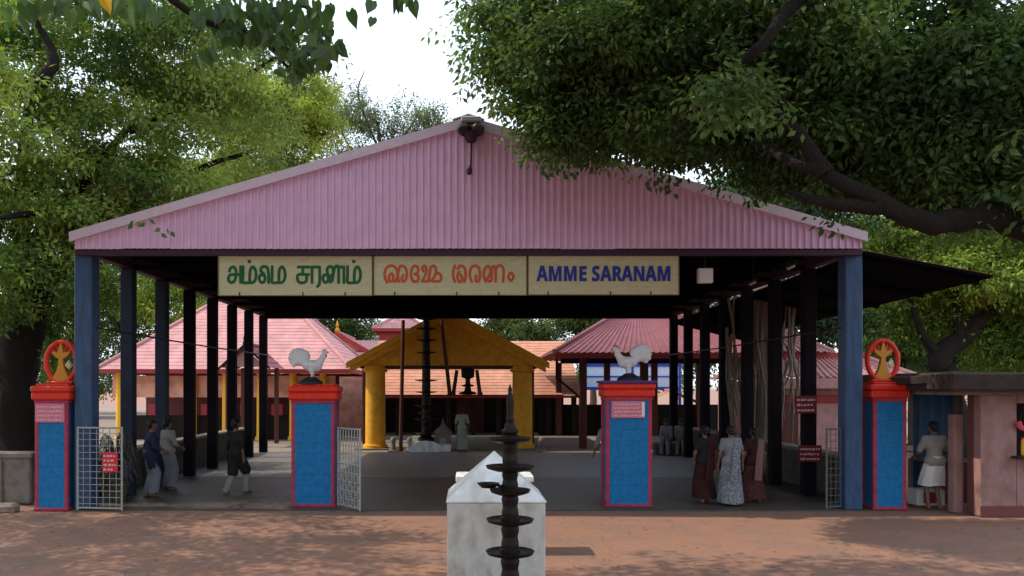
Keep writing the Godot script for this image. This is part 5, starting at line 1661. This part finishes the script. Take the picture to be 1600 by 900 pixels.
func greenery() -> void:
	var small := clump(14, 0.12, 0.06, 0.24)
	var fine := clump(15, 0.11, 0.058, 0.27)
	var far_ := clump(14, 0.22, 0.12, 0.5)
	# large bright tree on the left
	var where := Vector3(gx(24, 18.6), 0, -18.6)
	var t := tree("spreading_tree", "large bright green tree with dark trunk behind the left gatepost", "", where)
	limb(t, "trunk", [where, where + Vector3(0.05, 1.5, 0), where + Vector3(-0.1, 3.2, -0.2), where + Vector3(0.3, 5.2, -0.6)], 0.62, 0.42, M.bark_dark, 14)
	for l in [[[30, 400, 19.0], [120, 300, 19.5], [200, 200, 20], [260, 120, 20.5]], [[30, 380, 19.2], [40, 200, 19.5], [70, 60, 20], [50, -40, 20]], [[40, 390, 19.2], [180, 330, 20.5], [320, 260, 22], [420, 230, 23]], [[60, 130, 17.5], [85, 95, 17.5], [70, 60, 17.5], [50, 20, 17.5]], [[200, 200, 20], [330, 150, 21], [430, 90, 22]], [[120, 300, 19.5], [60, 330, 18], [0, 340, 17]]]:
		var pts := []
		for p in l: pts.append(at(p[0], p[1], p[2]))
		limb(t, "limb", pts, 0.16, 0.04, M.bark_dark)
	crown(t, [[90, 240, 19.5, 170, 150, 3.0, 3.2, 0.5], [290, 200, 21, 150, 130, 2.6, 2.5, 0.6], [50, 430, 19, 110, 110, 2.2, 1.6, 0.3], [240, 315, 21, 150, 60, 2.2, 1.5, 0.6], [150, 60, 19.5, 220, 120, 3.0, 2.6, 0.4], [340, 60, 21, 170, 110, 2.4, 1.8, 0.3], [-120, 200, 19, 160, 220, 3.0, 1.8, 0.4], [40, 530, 20.5, 75, 60, 1.5, 0.6, 0.15], [190, 360, 20.2, 90, 45, 1.4, 0.7, 0.5], [200, -150, 20, 320, 120, 3, 1.6, 0.4], [Vector3(-12, 7.6, -12.0), Vector3(4.8, 2.8, 4.4), 5.0, 0.4], [150, 430, 24, 60, 50, 1.2, 0.5, 0.3]], 15500, small, M.leaf, Color(0.045, 0.115, 0.028), Color(0.37, 0.49, 0.11), 0.5)  # the mass given in metres is unseen, added to shade the forecourt
	# yellow-green tree behind it
	where = Vector3(gx(400, 49), 0, -49)
	t = tree("yellow_green_tree", "yellow-green tree rising behind the shed roof's left slope", "", where)
	limb(t, "trunk", [where, where + Vector3(0.1, 4, 0), where + Vector3(-0.2, 9, 0), where + Vector3(0.8, 14, 0.2)], 0.55, 0.24, M.bark_brown, 11)
	for l in [[[440, 330, 49], [380, 260, 49], [350, 200, 49]], [[440, 300, 49], [500, 220, 49], [510, 170, 49]], [[440, 340, 49], [340, 280, 49], [300, 250, 49]]]:
		var pts := []
		for p in l: pts.append(at(p[0], p[1], p[2]))
		limb(t, "limb", pts, 0.18, 0.06, M.bark_brown)
	crown(t, [[430, 200, 49, 95, 85, 3.1, 2.4, 0.75], [370, 170, 49, 90, 70, 3.1, 1.4, 0.6], [330, 270, 49, 120, 50, 2.8, 1.0, 0.6], [480, 170, 49, 45, 60, 2.0, 0.7, 0.8], [450, 265, 49, 80, 25, 1.7, 0.45, 0.7], [300, 400, 49, 140, 60, 2.8, 0.9, 0.4], [270, 470, 49, 90, 40, 2.8, 0.8, 0.35]], 7500, small, M.leaf, Color(0.09, 0.17, 0.025), Color(0.38, 0.47, 0.08), 0.8, 1.6)
	# thin pale tree against the sky
	where = Vector3(gx(618, 54), 0, -54)
	t = tree("sparse_tree", "sparse grey-green tree against the pale sky above the shed", "", where)
	limb(t, "trunk", [where, where + Vector3(0.3, 6, 0), where + Vector3(-0.3, 13, 0), at(590, 190, 54)], 0.35, 0.1, M.bark_brown)
	for l in [[[588, 280, 54], [540, 220, 54], [520, 150, 54]], [[588, 260, 54], [640, 200, 54], [660, 160, 54]], [[590, 230, 54], [560, 150, 54], [570, 110, 54]], [[588, 290, 54], [640, 250, 54], [690, 220, 54]]]:
		var pts := []
		for p in l: pts.append(at(p[0], p[1], p[2]))
		limb(t, "limb", pts, 0.1, 0.025, M.bark_brown, 7)
	crown(t, [[560, 170, 54, 50, 70, 2, 1.0, 0.4], [630, 190, 54, 50, 45, 2, 1.0, 0.4], [560, 250, 54, 70, 40, 2, 0.9, 0.4], [670, 190, 54, 25, 30, 1.2, 0.25, 0.4]], 1500, far_, M.leaf, Color(0.09, 0.13, 0.08), Color(0.22, 0.27, 0.15), 0.85, 0.75)
	# spreading dark tree on the right; trunk outside the frame
	where = Vector3(9.6, 0, -9.2)
	t = tree("overhanging_tree", "huge dark green tree whose limbs overhang from the right", "", where)
	limb(t, "trunk", [where, where + Vector3(0.0, 1.6, 0), where + Vector3(-0.3, 3.2, -0.3), where + Vector3(-0.5, 5.0, -0.5)], 0.75, 0.55, M.bark_dark, 14)
	for l in [[[1840, 440, 10], [1600, 352, 10.3], [1530, 338, 10.0], [1460, 348, 9.9], [1390, 322, 9.9], [1290, 272, 10.0], [1230, 248, 10.3], [1180, 222, 11]], [[1850, 300, 10], [1700, 150, 10.5], [1500, 0, 11], [1300, -80, 11.5]], [[1500, -10, 11], [1380, -60, 11.2], [1260, -10, 10.2], [1190, 70, 9.8], [1150, 110, 10.0], [1100, 160, 10.4], [1050, 215, 11.0]], [[1300, -80, 11.5], [1100, -60, 12], [950, 30, 12.5], [860, 120, 13]], [[1290, 272, 10.0], [1240, 200, 10.2], [1190, 160, 10.6]], [[1390, 322, 9.9], [1300, 318, 10.0], [1230, 300, 10.3]], [[1150, 110, 10.0], [1210, 150, 10.2], [1240, 190, 10.5]], [[1600, 352, 10.3], [1560, 270, 10.6], [1480, 200, 11], [1400, 150, 11.3]]]:
		var pts := []
		for p in l: pts.append(at(p[0], p[1], p[2]))
		limb(t, "limb", pts, 0.21 if l[0][0] > 1520 else 0.12, 0.04 if l[0][0] > 1520 else 0.025, M.bark_dark, 10)
	crown(t, [[840, 110, 13.5, 62, 88, 1.4, 1.5, 0.55], [785, 60, 14, 26, 60, 1.0, 0.35, 0.4], [930, 125, 13, 110, 100, 1.8, 2.4, 0.55], [1050, 100, 12.5, 130, 120, 2.0, 2.6, 0.5], [1200, 110, 12, 150, 120, 2.2, 2.6, 0.4], [1360, 130, 11.5, 150, 130, 2.2, 2.6, 0.25], [1510, 150, 11, 140, 140, 2.2, 2.6, 0.35], [1640, 190, 10.5, 120, 150, 2.2, 1.8, 0.35], [1090, 205, 12.6, 80, 30, 1.3, 0.8, 0.3], [1250, 225, 12, 100, 42, 1.6, 1.2, 0.25], [1400, 248, 11.5, 110, 48, 1.8, 1.3, 0.25], [1540, 265, 11, 90, 46, 1.6, 1.1, 0.35], [980, 190, 13, 80, 24, 1.2, 0.8, 0.45], [880, 200, 13, 34, 20, 0.7, 0.25, 0.35], [1140, 140, 9.6, 40, 30, 0.3, 0.12, 0.4], [1575, 300, 9.6, 50, 14, 0.3, 0.08, 0.35], [1200, -130, 11.5, 420, 130, 4.0, 3.5, 0.4], [Vector3(4.5, 9.6, -4.5), Vector3(6.5, 1.8, 6.0), 4.0, 0.4]], 15500, fine, M.leaf, Color(0.038, 0.078, 0.028), Color(0.18, 0.30, 0.095), 0.42)  # the mass given in metres hangs out of view, added to darken this canopy
	# sprigs that hang before the gable
	var lf := mb()
	leaf_shape(lf, Vector3.ZERO, Vector3(0, -1, 0), Vector3(0, 0, 1), 0.13, 0.085)
	lf.generate_normals()
	var leaf_mesh := lf.commit()
	for s in [[868, 262, 12.6, 9, 0.2], [888, 262, 12.6, 4, 0.1], [1022, 285, 12.6, 6, 0.12], [1045, 290, 12.6, 6, 0.12], [225, 345, 13.5, 5, 0.2], [258, 358, 13.5, 4, 0.14]]:
		var o: Vector3 = at(s[0], s[1], s[2])
		var dd: float = s[2]
		if s[0] > 800: limb(t, "sprig", [at(s[0] - 10, s[1] - 60, dd + 0.2), at(s[0], s[1] - 30, dd), o], 0.012, 0.005, M.bark_dark, 5)
		for i in s[3]:
			var lv := obj("leaf", leaf_mesh, M.peepal_leaf, t)
			lv.position = o + Vector3(rr(-1, 1) * s[4], rr(-0.12, 0.06), rr(-0.1, 0.1)) - t.position
			lv.rotation = Vector3(rr(-0.6, 0.6), rr(-1, 1), rr(-1.2, 1.2))
	# near peepal branch at upper left; trunk outside the frame
	where = Vector3(-7.2, 0, -3.6)
	t = tree("overhanging_branch_tree", "near branch of large heart-shaped leaves hanging at the top left", "", where)
	limb(t, "trunk", [where, where + Vector3(0.1, 2, 0), where + Vector3(0.2, 4.4, -0.2), where + Vector3(0.6, 6.2, -0.4)], 0.4, 0.26, M.bark_dark, 12)
	var twigs := [[[-500, -220, 4.6], [-100, -120, 5], [180, -50, 5.3], [270, 0, 5.4], [330, 38, 5.5], [420, 62, 5.6], [490, 100, 5.7]], [[330, 38, 5.5], [400, 20, 5.6], [470, 10, 5.8], [520, 30, 5.9]], [[180, -50, 5.3], [330, -40, 5.4], [480, -30, 5.6], [620, -14, 5.8]], [[-100, -120, 5], [40, -50, 4.6], [150, -14, 4.4]], [[420, 62, 5.6], [440, 95, 5.7], [455, 110, 5.7]]]
	for l in twigs:
		var pts := []
		for p in l: pts.append(at(p[0], p[1], p[2]))
		limb(t, "limb", pts, 0.05 if l[0][0] < -300 else 0.02, 0.006, M.bark_dark, 7)
	crown(t, [[Vector3(-9.0, 8.2, -2.5), Vector3(4.5, 2.6, 3.5), 1.0, 0.4], [Vector3(-5.0, 7.5, 6.0), Vector3(6.0, 3.2, 4.0), 2.0, 0.4], [Vector3(3.5, 7.0, 9.0), Vector3(5.5, 3.5, 4.0), 2.0, 0.4], [Vector3(-12.0, 6.0, 5.0), Vector3(4.0, 3.6, 5.0), 1.5, 0.4], [Vector3(-2.5, 9.6, -8.5), Vector3(3.8, 1.3, 2.8), 1.5, 0.4], [Vector3(-6.0, 9.6, -8.0), Vector3(3.4, 1.5, 3.4), 1.5, 0.4]], 9500, small, M.leaf, Color(0.04, 0.09, 0.02), Color(0.14, 0.24, 0.05), 0.7, 1.3)  # unseen crown masses above and behind the camera, added to block sky and sun
	var heart := mb()
	var outline := [Vector2(0, 0), Vector2(0.028, 0.022), Vector2(0.048, -0.01), Vector2(0.044, -0.045), Vector2(0.022, -0.085), Vector2(0.004, -0.115), Vector2(0, -0.14)]
	for i in outline.size() - 1:
		for sx in [-1.0, 1.0]:
			var a := Vector3(outline[i].x * sx, outline[i].y, -absf(outline[i].x) * 0.3)
			var b := Vector3(outline[i + 1].x * sx, outline[i + 1].y, -absf(outline[i + 1].x) * 0.3)
			if sx > 0: tri(heart, Vector3(0, -0.05, 0), b, a)
			else: tri(heart, Vector3(0, -0.05, 0), a, b)
	heart.generate_normals()
	var hm := heart.commit()
	var patches := [[440, 40, 5.6, 80, 36, 100], [385, 45, 5.6, 60, 34, 40], [490, 85, 5.7, 32, 28, 26], [505, 20, 5.9, 26, 26, 18], [370, 12, 5.5, 90, 14, 30], [462, 100, 5.7, 24, 14, 12], [610, 0, 5.8, 40, 6, 9], [90, 2, 4.6, 120, 16, 34], [215, 10, 4.9, 40, 12, 8], [526, 70, 5.8, 6, 5, 3], [495, 140, 5.8, 10, 6, 0]]
	for p in patches:
		for i in p[5]:
			var lv := obj("leaf", hm, M.peepal_leaf if rng.randf() < 0.75 else M.peepal_leaf_light, t)
			var dd: float = p[2] + rr(-0.25, 0.25)
			lv.position = at(p[0] + rng.randfn() * p[3] * 0.6, p[1] + rng.randfn() * p[4] * 0.6, dd) - t.position
			lv.rotation = Vector3(rr(-0.5, 0.7), rr(-1.3, 1.3), rr(-0.7, 0.7))
			lv.scale = Vector3.ONE * rr(0.6, 1.05)
	var yl := obj("leaf", hm, M.yellow_leaf, t)
	yl.position = at(163, -6, 4.5) - t.position
	yl.rotation = Vector3(0.2, 0.3, 0.3)
	yl.scale = Vector3.ONE * 0.8
	yl.set_meta("label", "single bright yellow leaf")
	# brighter trees beyond on the right
	where = Vector3(gx(1500, 27), 0, -27)
	t = tree("leaning_tree", "bright green tree with forked dark trunk behind the pink kiosk", "", where)
	limb(t, "trunk", [where, at(1478, 600, 27), at(1470, 560, 27), at(1500, 530, 27), at(1530, 500, 27)], 0.5, 0.25, M.bark_dark, 11)
	for l in [[[1472, 560, 27], [1440, 520, 27], [1420, 460, 27]], [[1510, 520, 27], [1560, 470, 27], [1590, 400, 27]], [[1500, 530, 27], [1490, 450, 27], [1470, 380, 27]]]:
		var pts := []
		for p in l: pts.append(at(p[0], p[1], p[2]))
		limb(t, "limb", pts, 0.2, 0.06, M.bark_dark)
	crown(t, [[1440, 410, 27.5, 110, 55, 2.2, 2.0, 0.6], [1560, 420, 27, 110, 80, 2.2, 2.4, 0.65], [1420, 490, 29, 90, 45, 1.8, 1.3, 0.3], [1580, 530, 28, 70, 50, 1.6, 1.2, 0.4], [1660, 460, 27, 90, 110, 2.2, 1.4, 0.5], [1480, 350, 27, 160, 40, 2, 1.0, 0.5]], 8500, small, M.leaf, Color(0.05, 0.12, 0.025), Color(0.38, 0.5, 0.09), 0.65, 1.1)
	where = Vector3(gx(1400, 36), 0, -36)
	t = tree("background_tree", "dark green tree filling the gap behind the right gatepost", "", where)
	limb(t, "trunk", [where, where + Vector3(0.1, 2, 0), where + Vector3(0.2, 5, 0), where + Vector3(0, 8, 0)], 0.4, 0.15, M.bark_dark)
	crown(t, [[1390, 500, 36, 110, 55, 2.5, 1.6, 0.3], [1500, 540, 36, 110, 40, 2.5, 1.3, 0.3], [1330, 500, 36, 60, 45, 2, 0.7, 0.4], [1620, 540, 36, 120, 60, 2.5, 1.2, 0.3], [1480, 440, 37, 180, 60, 2.5, 1.6, 0.3]], 5200, small, M.leaf, Color(0.04, 0.09, 0.035), Color(0.2, 0.32, 0.1), 0.7, 1.5)
	# banyan with hanging roots behind the right posts
	where = Vector3(gx(1203, 21.5), 0, -22.0)
	t = tree("banyan_tree", "pale banyan trunk with hanging roots behind the right shed posts", "", where)
	limb(t, "trunk", [where, where + Vector3(0.05, 1.5, 0), where + Vector3(-0.05, 3.4, 0), where + Vector3(0, 6, 0)], 0.42, 0.3, M.root_pale, 12)
	for i in 44:
		var x := rr(-0.95, 0.85)
		var zz := rr(-0.2, 0.7)
		var top := where + Vector3(x * 1.15, rr(3.2, 5.0), zz)
		var foot := where + Vector3(x * 0.9 + rr(-0.12, 0.12), rr(0.0, 2.0), zz)
		limb(t, "hanging_root", [top, top.lerp(foot, 0.3) + Vector3(rr(-0.12, 0.12), 0, 0.02), top.lerp(foot, 0.65) + Vector3(rr(-0.12, 0.12), 0, 0), foot], rr(0.015, 0.05), rr(0.01, 0.035), M.root_pale, 6)
	crown(t, [[1200, 330, 26, 140, 70, 2.5, 2, 0.3], [1120, 360, 27, 120, 60, 2.5, 1, 0.3], [1290, 500, 27, 50, 35, 1.2, 0.5, 0.4]], 2600, small, M.leaf_dark, Color(0.02, 0.05, 0.018), Color(0.08, 0.15, 0.04), 0.7, 1.3)
	# trees far behind the halls
	var told := ["green tree far off just right of the porch roof", "dark green tree far off left of the porch roof", "leafy tree far off above the red pavilion's left slope", "tall tree far off beyond the pink roof, left side", "broad tree far off behind the dark pavilion, right side", "far tree at the left end behind the pink-roofed hall", "far tree at the right end beyond the kiosk"]
	var spots := [[815, 505, 66, 55, 34], [520, 505, 64, 80, 34], [925, 488, 62, 50, 24], [250, 440, 60, 130, 120], [1130, 430, 58, 130, 120], [40, 470, 62, 150, 140], [1500, 430, 60, 200, 140]]
	for i in spots.size():
		var s = spots[i]
		where = Vector3(gx(s[0], s[2]), 0, -s[2])
		t = tree("far_tree", told[i], "trees far behind the halls", where)
		limb(t, "trunk", [where, where + Vector3(0.1, 2, 0), at(s[0], s[1], s[2])], 0.35, 0.15, M.bark_brown)
		crown(t, [[s[0], s[1], s[2], s[3], s[4], 3.0, 2.0, 0.45], [s[0] - s[3] * 0.5, s[1] + s[4] * 0.6, s[2], s[3] * 0.6, s[4] * 0.7, 2.5, 1.0, 0.35], [s[0] + s[3] * 0.5, s[1] + s[4] * 0.6, s[2], s[3] * 0.6, s[4] * 0.7, 2.5, 1.0, 0.5]], int(700 + s[3] * s[4] * 0.12), far_, M.leaf, Color(0.03, 0.07, 0.025), Color(0.14, 0.2, 0.05), 0.9, 1.1)
	t = thing("distant_trees", "dense belt of low trees far beyond the temple halls", "trees", Vector3(0, 0, -75))
	t.set_meta("kind", "stuff")
	var belt := []
	for i in 30:
		belt.append([-500 + i * 95 + rr(-20, 20), 575 + rr(-10, 10), 75.0 + rr(-4, 4), 75, 42 + rr(-8, 12), 3.0, 1.0, rr(0.2, 0.6)])
	crown(t, belt, 6500, far_, M.leaf, Color(0.03, 0.065, 0.025), Color(0.12, 0.18, 0.05), 1.0, 1.5)
